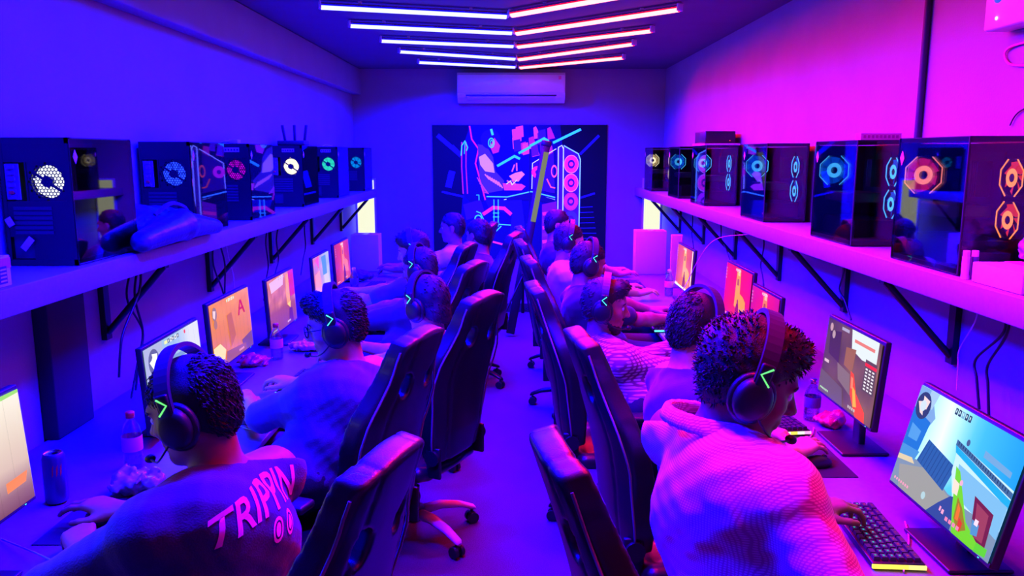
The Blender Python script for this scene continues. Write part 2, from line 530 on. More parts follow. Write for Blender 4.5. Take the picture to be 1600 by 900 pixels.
rows = [((652, 95), (806, 103), (812, 104), (976, 88)),
        ((622, 78), (806, 90), (810, 91), (992, 66)),
        ((593, 61), (804, 70), (808, 71), (1021, 45)),
        ((544, 37), (802, 49), (806, 50), (1064, 11)),
        (None, (794, 23), (798, 21), None)]
words_row = ['fifth from the camera end, just above the air conditioner', 'fourth from the camera end, second out from the far wall', 'third from the camera end, middle of the fan of tubes', 'second from the camera end, whole length in view', 'nearest to the camera, outer end cut by the frame']
prevB = prevR = None
for i, (a, b, c, d) in enumerate(rows):
    B1 = pz(b[0], b[1], ZT); R0 = pz(c[0], c[1], ZT)
    if a is not None: B0 = pz(a[0], a[1], ZT); R1 = pz(d[0], d[1], ZT)
    else: B0 = B1 + lastB; R1 = R0 + lastR
    lastB = B0 - B1; lastR = R1 - R0
    led_tube(B0, B1, M_BT, M_BTS, 'blue LED ceiling tube, ' + words_row[i], 'blue LED tubes on the ceiling')
    led_tube(R0, R1, M_RT, M_RTS, 'red LED ceiling tube, ' + words_row[i], 'red LED tubes on the ceiling')
    prevB, prevR = B1, R0
for k in range(4):     # the fan of tubes goes on over the photographer
    B1 = prevB + Vector((0, -0.78 * (k + 1), 0)); R0 = prevR + Vector((0, -0.78 * (k + 1), 0))
    led_tube(B1 + lastB, B1, M_BT, M_BTS, 'blue LED ceiling tube overhead, out of the picture towards the camera', 'blue LED tubes overhead')
    led_tube(R0, R0 + lastR, M_RT, M_RTS, 'red LED ceiling tube overhead, out of the picture towards the camera', 'red LED tubes overhead')

# ================================================================== AIR CONDITIONER
def aircon():
    c0 = pyy(714, 113, YB - 0.22); c1 = pyy(883, 160, YB - 0.22)
    W = c1.x - c0.x; Hh = c0.z - c1.z; D = 0.21
    t = thing('air_conditioner', 'white wall mounted split air conditioner under the LED tubes', 'air conditioner', ((c0.x + c1.x) / 2, YB, c1.z))
    prof = [(0, 0.02), (0, Hh), (-D * 0.9, Hh), (-D, Hh - 0.03), (-D, 0.09), (-D * 0.9, 0.055), (-D * 0.55, 0.0), (-0.03, 0)]
    m = MB(); m.prism(prof, (-W / 2, 0, 0), (0, 1, 0), (0, 0, 1), W); m.build('body', mat('glossy_white_plastic', (244, 244, 246), 0.22), t)
    MB().rbox((0, -D - 0.006, Hh * 0.62), (W * 0.985, 0.014, Hh * 0.62), 0.006).build('front_panel', MATS['glossy_white_plastic'], t)
    MB().rbox((0, -D * 0.93, 0.045), (W * 0.82, 0.012, 0.05), 0.004, R=rotx(0.75)).build('louver', M_WHITEP, t)
    MB().box((0, -D * 0.97 - 0.012, 0.075), (W * 0.84, 0.02, 0.012)).build('air_slot', M_DARK, t)
    MB().cyl((0.0, -D - 0.012, Hh * 0.72), (0.0, -D - 0.0145, Hh * 0.72), 0.02, n=16).build('badge', M_WHITEP, t)
    MB().rbox((W * 0.45, -D - 0.013, Hh * 0.82), (0.03, 0.004, 0.035), 0.003).build('energy_sticker', M_PINK, t)
aircon()

# ================================================================== SHELVES AND DESKS
def wall_shelf(side, y0, y1, label):
    xw = XL if side < 0 else XR; xe = SHL if side < 0 else SHR
    t = thing('wall_shelf', label, 'shelf', (xw, y0, SHELF))
    wdt = abs(xe - xw); cx = -side * wdt / 2
    MB().rbox((cx, (y1 - y0) / 2, -0.042), (wdt, y1 - y0, 0.084), 0.004).build('plank', M_PLANK, t)
    ys = {-1: [2.15, 3.35, 4.55, 5.75, 6.95, 8.15], 1: [1.95, 2.95, 3.95, 4.95, 5.95, 6.95, 7.95]}[side]
    for y in ys:
        m = MB()
        m.box((-side * 0.012, y - y0, -0.084 - 0.16), (0.024, 0.045, 0.32))
        m.box((cx, y - y0, -0.084 - 0.006), (wdt * 0.94, 0.04, 0.012))
        a = Vector((-side * 0.02, y - y0, -0.084 - 0.29)); b = Vector((-side * wdt * 0.92, y - y0, -0.09))
        m.cyl(a, b, 0.014, n=8)
        m.build('bracket', M_BLACKM, t)
wall_shelf(-1, 0.2, pxx(589, 300, SHL).y, 'long white wall shelf along the left wall carrying computer towers')
wall_shelf(1, 0.2, pxx(991, 295, SHR).y, 'long white wall shelf along the right wall carrying computer towers')
def desk(side, y0, y1, label):
    xw = XL if side < 0 else XR; xe = DKL if side < 0 else DKR
    t = thing('desk', label, 'desk', (xw, y0, 0)); wdt = abs(xe - xw) - 0.01; cx = -side * (wdt / 2 + 0.01)
    MB().rbox((cx, (y1 - y0) / 2, DESK - 0.0125), (wdt, y1 - y0, 0.025), 0.004).build('tabletop', M_DESK, t)
    for y in ((0.03, 1.95, 3.75, 5.70, 6.80) if side < 0 else (0.03, 1.75, 3.70, 5.60, 6.60)):
        MB().rbox((cx - side * -0.03, y, (DESK - 0.025) / 2), (wdt - 0.08, 0.022, DESK - 0.026), 0.003).build('side_panel', M_DESK, t)
    MB().box((-side * 0.06, (y1 - y0) / 2, DESK - 0.20), (0.018, y1 - y0 - 0.1, 0.34)).build('back_panel', M_DESK, t)
desk(-1, 0.5, 7.35, 'long grey laminate desk running along the left wall')
desk(1, 0.5, 7.15, 'long grey laminate desk running along the right wall')

# ================================================================== COMPUTER TOWERS
CW, CD, CH = 0.235, 0.45, 0.435
FAN_COL = {'white': (0.95, 0.97, 0.9), 'blue': (0.01, 0.035, 0.9), 'magenta': (0.30, 0.0, 0.42), 'cream': (1.0, 0.85, 0.45),
           'mint': (0.02, 0.62, 0.36), 'cyan': (0.06, 0.50, 1.0), 'red': (1.0, 0.22, 0.16), 'orange': (1.0, 0.22, 0.03), 'cyan_glow': (0.0, 0.09, 0.8), 'red_glow': (0.75, 0.01, 0.10), 'orange_glow': (0.8, 0.03, 0.01), 'cream_glow': (0.7, 0.5, 0.2), 'teal': (0.0, 0.20, 0.62)}
def fan_mat(c, p): return mat('fan_light_%s_%d' % (c, int(p * 10)), (6, 6, 6), 0.5, emit=FAN_COL[c], power=p * 2.2, spec=0.1)
def hexgrille(R, a, y, wall=0.16):
    """honeycomb grille, solid outside radius R"""
    m = MB(); dx = a * math.sqrt(3); n = int(R / a) + 2
    for i in range(-n, n + 1):
        for j in range(-n, n + 1):
            cx = (i + (j % 2) * 0.5) * dx; cz = j * 1.5 * a
            if max(abs(cx), abs(cz)) > 0.065: continue
            hx = [(cx + a * math.sin(math.pi / 3 * q), cz + a * math.cos(math.pi / 3 * q)) for q in range(6)]
            if math.hypot(cx, cz) > R:
                m.add([(p[0], y, p[1]) for p in hx], [tuple(range(6))])
            else:
                hi = [(cx + (p[0] - cx) * (1 - wall), cz + (p[1] - cz) * (1 - wall)) for p in hx]
                vs = [(p[0], y, p[1]) for p in hx] + [(p[0], y, p[1]) for p in hi]
                m.add(vs, [(q, (q + 1) % 6, 6 + (q + 1) % 6, 6 + q) for q in range(6)])
    return m
def fan_parts(t, c, fmat, hub, axis, fm, hm, ring=True, octo=False, name='fan', K=1.0):
    """fan facing along axis ('y' looks to -y, 'x' looks to aisle); frame with blades, hub and light ring as sub-parts"""
    c = Vector(c)
    def P(a, b, d):
        a *= K; b *= K; return c + (Vector((a, d, b)) if axis == 'y' else Vector((d, a, b)))
    def ringz(mb, r0, r1, d, n=28, m=0):
        vs = [P(r * math.cos(2 * math.pi * i / n), r * math.sin(2 * math.pi * i / n), d) for r in (r0, r1) for i in range(n)]
        mb.add(vs, [(i, (i + 1) % n, n + (i + 1) % n, n + i) for i in range(n)], m)
    f = MB(); ringz(f, 0.056, 0.0605, -0.012); ringz(f, 0.056, 0.0605, 0.012)
    n = 28
    vs = [P(r * math.cos(2 * math.pi * i / n), r * math.sin(2 * math.pi * i / n), d) for r, d in ((0.0605, -0.012), (0.0605, 0.012)) for i in range(n)]
    f.add(vs, [(i, (i + 1) % n, n + (i + 1) % n, n + i) for i in range(n)])
    fo = f.build(name, M_BLACK, t)
    bl = MB()
    for k in range(7):
        a0 = 2 * math.pi * k / 7
        pts = []
        for r, da, d in ((0.018, 0.0, -0.004), (0.054, 0.25, -0.006), (0.054, 0.85, 0.006), (0.018, 0.75, 0.005)):
            pts.append(P(r * math.cos(a0 + da), r * math.sin(a0 + da), d))
        bl.add(pts, [(0, 1, 2, 3)])
    bl.build('blades', fmat, fo)
    MB().cyl(P(0, 0, -0.011), P(0, 0, 0.008), 0.017 if not octo else 0.014, n=20).build('hub', hm, fo)
    if octo:
        o = MB(); R = 0.0585
        ang = [math.pi / 8 + math.pi / 4 * q for q in range(8)]
        V = [(R * 1.08 * math.cos(a), R * 1.08 * math.sin(a)) for a in ang]
        # two brackets: left and right, open at top and bottom
        for ids in ((2, 3, 4, 5), (6, 7, 0, 1)):
            o.tube([P(V[i][0], V[i][1], -0.014) for i in ids], 0.0022, 6)
        o.build('octagon_light', fm, fo)
        g = MB(); ringz(g, 0.014, 0.030, -0.0125); g.build('ring_light', fm, fo)
    return fo
def tower_left(pxr, colr, power, label, glow=0.5, sticker=True, textlabel=True, xoff=0.0, rz=0.0):
    """back of the case towards the camera, glass side to the aisle (+x)"""
    zc_x = -1.49 + xoff
    y0 = pxx(pxr, 300, zc_x).y
    t = thing('computer_tower', label, 'computer', (zc_x - CW / 2, y0 + CD / 2, SHELF + 0.001), rz, 'computer towers on the left shelf')
    hw, hd = CW / 2, CD / 2
    m = MB()
    m.box((0, 0, 0.012), (CW, CD, 0.02)); m.box((0, 0, CH - 0.01), (CW, CD, 0.02))
    m.box((-hw + 0.006, 0, CH / 2), (0.012, CD, CH - 0.04)); m.box((0, hd - 0.006, CH / 2), (CW, 0.012, CH - 0.04))
    m.box((hw - 0.006, hd - 0.01, CH / 2), (0.012, 0.02, CH)); m.box((hw - 0.006, -hd + 0.008, CH / 2), (0.012, 0.016, CH))
    for sx in (-1, 1):
        for sy in (-1, 1): m.cyl((sx * 0.09, sy * 0.18, -0.001), (sx * 0.09, sy * 0.18, 0.006), 0.012, n=10)
    m.build('chassis', M_BLACKM, t)
    # rear panel with openings
    fx, fz = 0.034, CH * 0.66
    yb = -hd + 0.004
    r = MB()
    def pan(x0, x1, z0, z1): r.box(((x0 + x1) / 2, yb, (z0 + z1) / 2), (x1 - x0, 0.006, z1 - z0))
    pan(-hw, hw, fz + 0.065, CH); pan(fx + 0.065, hw, 0.0, fz + 0.065); pan(-hw, fx + 0.065, 0.10, fz - 0.065 - 0.0)
    pan(-hw, fx + 0.065, 0.0, 0.02); pan(-hw, -hw + 0.012, 0.02, fz + 0.065); pan(fx - 0.070, fx - 0.065, fz - 0.065, fz + 0.065)
    pan(-hw + 0.09, fx + 0.065, 0.02, 0.10)
    r.build('rear_panel', M_BLACKM, t)
    g = hexgrille(0.0615, 0.0068, 0.0, 0.27); g.v = [(v[0] + fx, yb - 0.0, v[2] + fz) for v in g.v]
    g.build('fan_grille', M_BLACKM, t)
    s = MB()   # expansion slot covers
    for k in range(6): s.box((-0.02, yb - 0.004, 0.115 + k * 0.0165), (0.13, 0.004, 0.011))
    s.build('slot_covers', M_DARK, t)
    io = MB(); io.box((-0.078, yb - 0.004, fz), (0.045, 0.006, 0.12))
    for k in range(6): io.box((-0.078, yb - 0.009, fz - 0.05 + k * 0.02), (0.022, 0.01, 0.011))
    io.build('port_panel', M_GREYC, t)
    pl = MB(); pl.box((-0.078, yb - 0.016, fz - 0.035), (0.012, 0.016, 0.010)); pl.build('audio_plug', M_REDP, t)
    p = MB(); p.box((-0.045, -hd + 0.06, 0.062), (0.11, 0.10, 0.075)); p.build('power_supply', M_DARK, t)
    # lit fan behind the grille, with a bright backing of light
    fan_parts(t, (fx, yb + 0.018, fz), fan_mat(colr, power), None, 'y', fan_mat(colr, power), M_BLACK)
    lp = MB(); n = 28
    lp.add([(fx + 0.062 * math.cos(2 * math.pi * i / n), yb + 0.034, fz + 0.062 * math.sin(2 * math.pi * i / n)) for i in range(n)], [tuple(range(n))])
    lp.build('fan_light', fan_mat(colr, power * glow), t)
    st = MB(); st.box((fx, yb + 0.0035, fz), (0.009, 0.003, 0.122), R=roty(-0.96)); st.box((fx, yb + 0.003, fz), (0.034, 0.003, 0.034), R=roty(0.55))
    st.build('fan_bracket', M_BLACK, t)
    # inside
    b = MB(); b.box((-hw + 0.018, 0.0, CH * 0.58), (0.006, CD * 0.8, CH * 0.62)); b.build('motherboard', mat('circuit_board', (20, 34, 40), 0.5, noise=0.4, nscale=60), t)
    b = MB(); b.rbox((-0.02, 0.02, CH * 0.46), (0.12, 0.26, 0.045), 0.006); b.build('graphics_card', M_DARK, t)
    b = MB(); b.rbox((-0.05, -0.03, CH * 0.70), (0.09, 0.12, 0.12), 0.01); b.build('cooler', M_DARK, t)
    b = MB(); b.box((0, 0.02, 0.06), (CW - 0.03, CD - 0.10, 0.085)); b.build('power_supply_cover', M_BLACKM, t)
    MB().box((hw - 0.002 + 0.003, 0, CH / 2), (0.004, CD - 0.006, CH - 0.01)).build('glass_panel', M_GLASS, t)
    if sticker:
        d = MB(); d.prism([(0, -0.024), (0.014, 0), (0, 0.024), (-0.014, 0)], (hw + 0.0035, -hd + 0.035, CH - 0.065), (0, 1, 0), (0, 0, 1), 0.0006)
        d.build('diamond_sticker', M_PINKSTK, t)
    if textlabel:
        d = MB(); d.box((fx * 0.6, yb - 0.0045, CH - 0.035), (0.085, 0.001, 0.024)); lb = d.build('label_sticker', mat('grey_label', (190, 190, 200), 0.6), t)
        q = MB()
        for k in range(5): q.box((fx * 0.6 - 0.033 + k * 0.0165, yb - 0.0055, CH - 0.035), (0.010, 0.0006, 0.012))
        q.build('label_marks', M_DARK, lb)
    return t
M_PINKSTK = mat('pink_sticker', (255, 190, 210), 0.5)
TL1 = tower_left(112, 'white', 0.62, 'nearest tower on the left shelf, honeycomb fan glowing white', 1.0, textlabel=False)
TL2 = tower_left(300, 'blue', 1.6, 'second tower on the left shelf, blue lit fan, behind the dark bag', 0.5, textlabel=False)
TL3 = tower_left(392, 'magenta', 0.8, 'third tower on the left shelf, dim magenta fan', 0.4)
TL4 = tower_left(474, 'cream', 1.4, 'fourth tower on the left shelf, fan glowing cream yellow', 0.9)
TL5 = tower_left(529, 'mint', 1.0, 'fifth tower on the left shelf, mint green lit fan', 0.7)
TL6 = tower_left(570, 'teal', 1.0, 'farthest tower on the left shelf, teal blue lit fan', 0.5, textlabel=False)
def tower_right(pxr, colr, power, label, side_col=None, rz=0.0):
    """glass front to the camera and glass side to the aisle (-x); lit octagon fan on the far end, two more on the wall side"""
    xg = 1.405
    y0 = pxx(pxr, 300, xg).y
    t = thing('computer_tower', label, 'computer', (xg + CW / 2, y0 + CD / 2, SHELF + 0.001), rz, 'computer towers on the right shelf')
    hw, hd = CW / 2, CD / 2
    m = MB()
    m.box((0, 0, 0.012), (CW, CD, 0.02)); m.box((0, 0, CH - 0.008), (CW, CD, 0.016))
    m.box((hw - 0.006, 0, CH / 2), (0.012, CD, CH - 0.04)); m.box((0, hd - 0.006, CH / 2), (CW, 0.012, CH - 0.04))
    m.box((-hw + 0.005, hd - 0.008, CH / 2), (0.010, 0.016, CH)); m.box((hw - 0.006, -hd + 0.006, CH / 2), (0.012, 0.012, CH))
    for sx in (-1, 1):
        for sy in (-1, 1): m.cyl((sx * 0.09, sy * 0.18, -0.001), (sx * 0.09, sy * 0.18, 0.006), 0.012, n=10)
    m.build('chassis', M_BLACKM, t)
    MB().box((-hw - 0.001, 0, CH / 2), (0.004, CD - 0.004, CH - 0.006)).build('side_glass', M_GLASSR, t)
    MB().box((0.0, -hd - 0.001, CH / 2), (CW - 0.008, 0.004, CH - 0.006)).build('front_glass', M_GLASSR, t)
    MB().cyl((-hw, -hd, 0.004), (-hw, -hd, CH - 0.004), 0.003, n=8).build('corner_edge', M_DARK, t)
    fz = CH * 0.70
    fm = fan_mat(colr, power); f2 = fan_mat(side_col or colr, power)
    fan_parts(t, (-0.044, hd - 0.03, fz), fan_mat(colr + '_glow', power * 0.5), None, 'y', fm, M_BLACK, octo=True, K=1.12)
    dk = MB(); n = 28
    dk.add([(-0.044 + 0.062 * math.cos(2 * math.pi * i / n), hd - 0.016, fz + 0.062 * math.sin(2 * math.pi * i / n)) for i in range(n)], [tuple(range(n))])
    dk.build('fan_light', fan_mat(colr + '_glow', power * 0.3), t)
    for k, z in enumerate((fz, fz - 0.135)):
        fan_parts(t, (hw - 0.03, -hd + 0.085, z), fan_mat((side_col or colr) + '_glow', power * 0.5), None, 'x', f2, M_BLACK, octo=True)
    b = MB(); b.box((hw - 0.016, 0.07, CH * 0.58), (0.006, CD * 0.55, CH * 0.62)); b.build('motherboard', mat('circuit_board', (20, 34, 40), 0.5), t)
    b = MB(); b.rbox((0.0, 0.07, CH * 0.44), (0.15, 0.25, 0.045), 0.006); b.build('graphics_card', M_DARK, t)
    b = MB()
    for k in range(4): b.rbox((hw - 0.05, 0.0 + k * 0.012, CH * 0.68), (0.05, 0.005, 0.12), 0.001)
    b.build('memory_sticks', M_DARK, t)
    b = MB(); b.box((0.01, 0.02, 0.06), (CW - 0.06, CD - 0.10, 0.085)); b.build('power_supply_cover', M_BLACKM, t)
    d = MB(); d.prism([(0, -0.026), (0.015, 0), (0, 0.026), (-0.015, 0)], (-hw - 0.0035, hd - 0.035, CH - 0.07), (0, -1, 0), (0, 0, 1), 0.0006)
    d.build('diamond_sticker', M_PINKSTK, t)
    return t
TR1 = tower_right(1508, 'red', 2.0, 'nearest tower on the right shelf, octagon fan glowing red', 'orange')
TR2 = tower_right(1335, 'cyan', 1.6, 'second tower on the right shelf, octagon fan glowing cyan blue')
TR3 = tower_right(1195, 'cyan', 1.5, 'third tower on the right shelf, cyan fan seen through its side glass')
TR4 = tower_right(1101, 'cyan', 1.5, 'fourth tower on the right shelf, under the black box')
TR5 = tower_right(1060, 'cyan', 1.4, 'fifth tower on the right shelf, cyan fan beside the cream one')
TR6 = tower_right(1018, 'cream', 1.5, 'farthest tower on the right shelf, octagon fan glowing cream yellow')

# ================================================================== POSTER
def tri(c): return lin(c)
def poster():
    y = YB - 0.004
    c0 = pyy(675, 195, y); c1 = pyy(945, 404, y)
    W = c1.x - c0.x; Hh = c0.z - c1.z
    t = thing('poster', 'large dark neon art poster of a seated gamer on the far wall', 'poster', (c0.x, y, c1.z))
    MB().box((W / 2, -0.004, Hh / 2), (W, 0.008, Hh)).build('backing', M_DARK, t)
    m = MB(); lay = [0]
    def P(poly, col):
        lay[0] += 1
        pts = [(p[0] / 1095.0 * W, (1 - p[1] / 850.0) * Hh) for p in poly]
        m.flat(pts, (0, -0.0085 - 0.00004 * lay[0], 0), (1, 0, 0), (0, 0, 1), lin(col))
    def Ln(pts, wd, col):
        for a, b in zip(pts[:-1], pts[1:]):
            dx, dy = b[0] - a[0], b[1] - a[1]; L = math.hypot(dx, dy) or 1; nx, ny = -dy / L * wd / 2, dx / L * wd / 2
            ex, ey = dx / L * wd * .3, dy / L * wd * .3
            P([(a[0] - ex + nx, a[1] - ey + ny), (b[0] + ex + nx, b[1] + ey + ny), (b[0] + ex - nx, b[1] + ey - ny), (a[0] - ex - nx, a[1] - ey - ny)], col)
    def Cir(cx, cy, r, col, r0=None, n=24, sx=1.0):
        if r0 is None: P([(cx + sx * r * math.cos(2 * math.pi * i / n), cy + r * math.sin(2 * math.pi * i / n)) for i in range(n)], col)
        else:
            lay[0] += 1
            for i in range(n):
                a, b = 2 * math.pi * i / n, 2 * math.pi * (i + 1) / n
                pts = [(cx + sx * q * math.cos(g), cy + q * math.sin(g)) for q, g in ((r0, a), (r, a), (r, b), (r0, b))]
                m.flat([(p[0] / 1095.0 * W, (1 - p[1] / 850.0) * Hh) for p in pts], (0, -0.0085 - 0.00004 * lay[0], 0), (1, 0, 0), (0, 0, 1), lin(col))
    P([(0, 0), (1095, 0), (1095, 850), (0, 850)], (6, 3, 34))
    P([(230, 0), (800, 0), (900, 850), (150, 850)], (12, 4, 70))
    # background rays
    for a, b, w_ in (((40, 70), (190, 200), 26), ((130, 130), (190, 190), 10), ((60, 420), (190, 450), 12), ((930, 180), (1040, 70), 16), ((925, 460), (1020, 430), 12), ((120, 300), (100, 380), 40)):
        Ln([a, b], w_, (24, 14, 150))
    for k in range(9): Ln([(900 + 8 * k, 520 + 33 * k), (1010 + 5 * k, 515 + 34 * k)], 5, (22, 16, 120))
    # city-like blocks
    r = random.Random(3)
    for k in range(16):
        x = r.uniform(420, 760); yy = r.uniform(10, 140); P([(x, yy), (x + r.uniform(15, 50), yy - 10), (x + 50, yy + 60), (x + 5, yy + 70)], r.choice([(90, 20, 150), (180, 30, 120), (50, 20, 160), (220, 60, 130)]))
    # chair
    P([(240, 0), (270, 90), (270, 240), (300, 330), (320, 480), (250, 500), (190, 440), (175, 180), (200, 110)], (14, 6, 60))
    Ln([(235, 10), (248, 90), (290, 150), (270, 240), (300, 350), (330, 470)], 9, (230, 30, 140))
    for x in (185, 212): Ln([(x, 110), (x - 2, 260), (x + 6, 430)], 7, (190, 30, 140))
    Ln([(180, 190), (185, 130), (205, 100), (222, 140), (215, 160)], 6, (60, 230, 220)); Ln([(200, 180), (205, 110)], 4, (60, 230, 220))
    Ln([(275, 440), (290, 440), (292, 520)], 5, (60, 220, 225))
    P([(190, 500), (300, 470), (330, 560), (210, 600)], (40, 12, 110))
    # figure, jacket and arm, generic
    P([(285, 120), (340, 130), (380, 200), (395, 290), (450, 350), (440, 410), (330, 430), (295, 330)], (70, 40, 120))
    P([(292, 200), (330, 180), (380, 240), (390, 300), (330, 290), (300, 250)], (220, 150, 200))
    for k in range(7): Ln([(330 + 14 * k, 310 + 8 * k), (355 + 14 * k, 340 + 9 * k)], 8, (230, 120, 170))
    for k in range(6): Ln([(280 + 8 * k, 330 + 18 * k), (320 + 6 * k, 390 + 8 * k)], 6, (190, 60, 160))
    P([(440, 365), (560, 370), (585, 385), (560, 410), (450, 410)], (220, 60, 150))
    Cir(365, 90, 62, (22, 10, 70)); P([(390, 80), (425, 130), (415, 170), (380, 180), (360, 130)], (200, 40, 150))
    Ln([(370, 30), (378, 60)], 14, (70, 230, 240)); Cir(370, 112, 32, (70, 230, 240), 24, sx=.65); Cir(372, 112, 18, (70, 230, 240), 12, sx=.6)
    P([(480, 320), (520, 300), (560, 290), (580, 310), (560, 330), (540, 355), (510, 350)], (235, 130, 190))
    for a, b in (((500, 290), (515, 250)), ((530, 285), (528, 240)), ((470, 350), (500, 370)), ((500, 345), (520, 372))): Ln([a, b], 9, (230, 90, 170))
    Ln([(465, 370), (490, 350), (500, 375), (530, 345)], 5, (230, 240, 240))
    P([(330, 470), (560, 470), (580, 640), (540, 830), (470, 830), (500, 560), (360, 540)], (24, 12, 120))
    Ln([(320, 560), (380, 520), (450, 525), (490, 560)], 22, (240, 40, 130))
    # desk and monitor light lines
    Ln([(340, 450), (470, 452), (620, 418), (770, 455)], 7, (90, 220, 240)); Ln([(450, 470), (620, 430), (770, 470)], 4, (210, 240, 250))
    P([(460, 460), (620, 425), (770, 470), (770, 500), (640, 470), (470, 475)], (16, 6, 60))
    for pts in (((410, 255), (515, 195), (545, 210)), ((545, 175), (610, 140)), ((615, 130), (700, 85), (725, 100)), ((760, 110), (925, 30))):
        Ln(list(pts), 15, (60, 225, 250))
    Ln([(610, 150), (610, 560)], 6, (14, 10, 60))
    Ln([(625, 400), (628, 240), (700, 195), (775, 150)], 5, (220, 235, 245)); P([(632, 245), (760, 170), (770, 430), (632, 400)], (50, 14, 100))
    Cir(660, 295, 38, (250, 40, 150), 14); Cir(660, 295, 10, (60, 20, 120)); Cir(765, 290, 40, (255, 90, 80), 28, sx=.5); Ln([(720, 340), (745, 390), (770, 395)], 8, (255, 90, 60))
    P([(690, 500), (780, 480), (790, 820), (690, 830)], (110, 20, 120))
    for k in range(6): Ln([(700, 560 + 45 * k), (770, 552 + 45 * k)], 22, (215, 40, 120) if k % 2 == 0 else (120, 30, 150))
    # tall computer tower with three round fans
    P([(780, 145), (830, 130), (920, 190), (925, 740), (790, 680)], (60, 16, 110))
    for x in (790, 822): Ln([(x, 140), (x, 600)], 6, (200, 240, 250))
    Ln([(790, 140), (812, 128), (822, 150)], 5, (210, 250, 240)); Ln([(825, 130), (915, 180), (928, 215), (925, 690)], 6, (150, 240, 240))
    for k, c in enumerate(((255, 40, 150), (255, 40, 150), (200, 40, 190), (60, 40, 200))):
        cy = 245 + 118 * k
        Cir(872, cy, 52, c, 28, sx=.8); Cir(872, cy, 58, (255, 130, 210) if k < 2 else c, 53, sx=.8); Cir(872, cy, 13, c)
    # chair base
    Ln([(385, 470), (385, 640)], 5, (70, 230, 210)); Ln([(412, 470), (412, 640)], 5, (70, 230, 210))
    for yy in (555, 580, 620): Ln([(380, yy), (416, yy)], 5, (70, 230, 210))
    Ln([(290, 620), (490, 632)], 6, (80, 235, 220)); Ln([(310, 665), (400, 670), (430, 640)], 6, (80, 235, 220))
    Cir(285, 590, 24, (70, 230, 200), 17); Cir(320, 620, 20, (70, 230, 200), 12); Ln([(275, 545), (300, 555), (325, 610), (318, 640)], 6, (70, 230, 200))
    Ln([(360, 735), (470, 765)], 12, (240, 50, 130)); Cir(500, 770, 40, (150, 40, 190), 30); Cir(505, 760, 18, (220, 60, 190), 10)
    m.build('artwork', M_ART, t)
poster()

# ================================================================== TRIPOD LEANING BAR (far end of the aisle)
def tripod_bar():
    base = pz(797, 494, 0.03); top = pyy(853, 228, 8.1)
    base.y = min(base.y, 8.0); base = Vector((pyy(797, 480, 7.75).x, 7.75, 0.03))
    t = thing('tripod_stand', 'black folded tripod stand with a slanted olive faced bar before the poster', 'tripod', (base.x, base.y, 0))
    d = top - base; L = d.length; d.normalize()
    side = d.cross(Vector((0, 1, 0))).normalized(); nrm = side.cross(d).normalized()
    R = Matrix((side, d, nrm)).transposed()
    o = Vector((base.x, base.y, 0))
    c = (base + top) / 2 - o
    MB().rbox(tuple(c), (0.085, L, 0.05), 0.008, R=R).build('bar', M_BLACK, t)
    f = base + d * (L * 0.78) - o
    face = MB(); nn = nrm if nrm.y < 0 else -nrm
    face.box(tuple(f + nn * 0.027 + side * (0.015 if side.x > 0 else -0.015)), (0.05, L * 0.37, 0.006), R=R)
    face.build('olive_panel', mat('olive_added_glow', (8, 8, 4), 0.5, emit=(0.20, 0.22, 0.03), power=1.0, spec=0.1), t)  # not a lamp: lit look of the olive face painted in as emission
    MB().rbox(tuple(top - o + d * 0.02), (0.10, 0.06, 0.06), 0.012, R=R).build('top_cap', M_BLACK, t)
    hub = base + d * 0.62 - o
    post = Vector((pyy(817, 400, 7.7).x, 7.7, 0.62)) - o
    MB().cyl(hub, post, 0.016).cyl(post, (post.x, post.y, 0.25), 0.016).build('column', M_BLACKM, t)
    for px_, y_ in ((766, 7.4), (838, 7.5), (862, 7.9)):
        e = Vector((pyy(px_, 470, y_).x, y_, 0.012)) - o
        lg = MB().cyl(post, e, 0.011, 0.009, n=8).build('leg', M_BLACKM, t)
        MB().rbox(tuple(e), (0.03, 0.03, 0.022), 0.006).build('rubber_foot', M_BLACK, lg)
    for px_ in (838, 862):
        e = Vector((pyy(px_, 470, 7.7).x, 7.7, 0.012)) - o
        MB().cyl((post.x, post.y, 0.27), e * 0.5 + post * 0.5, 0.006, n=6).build('brace', M_BLACKM, t)
tripod_bar()

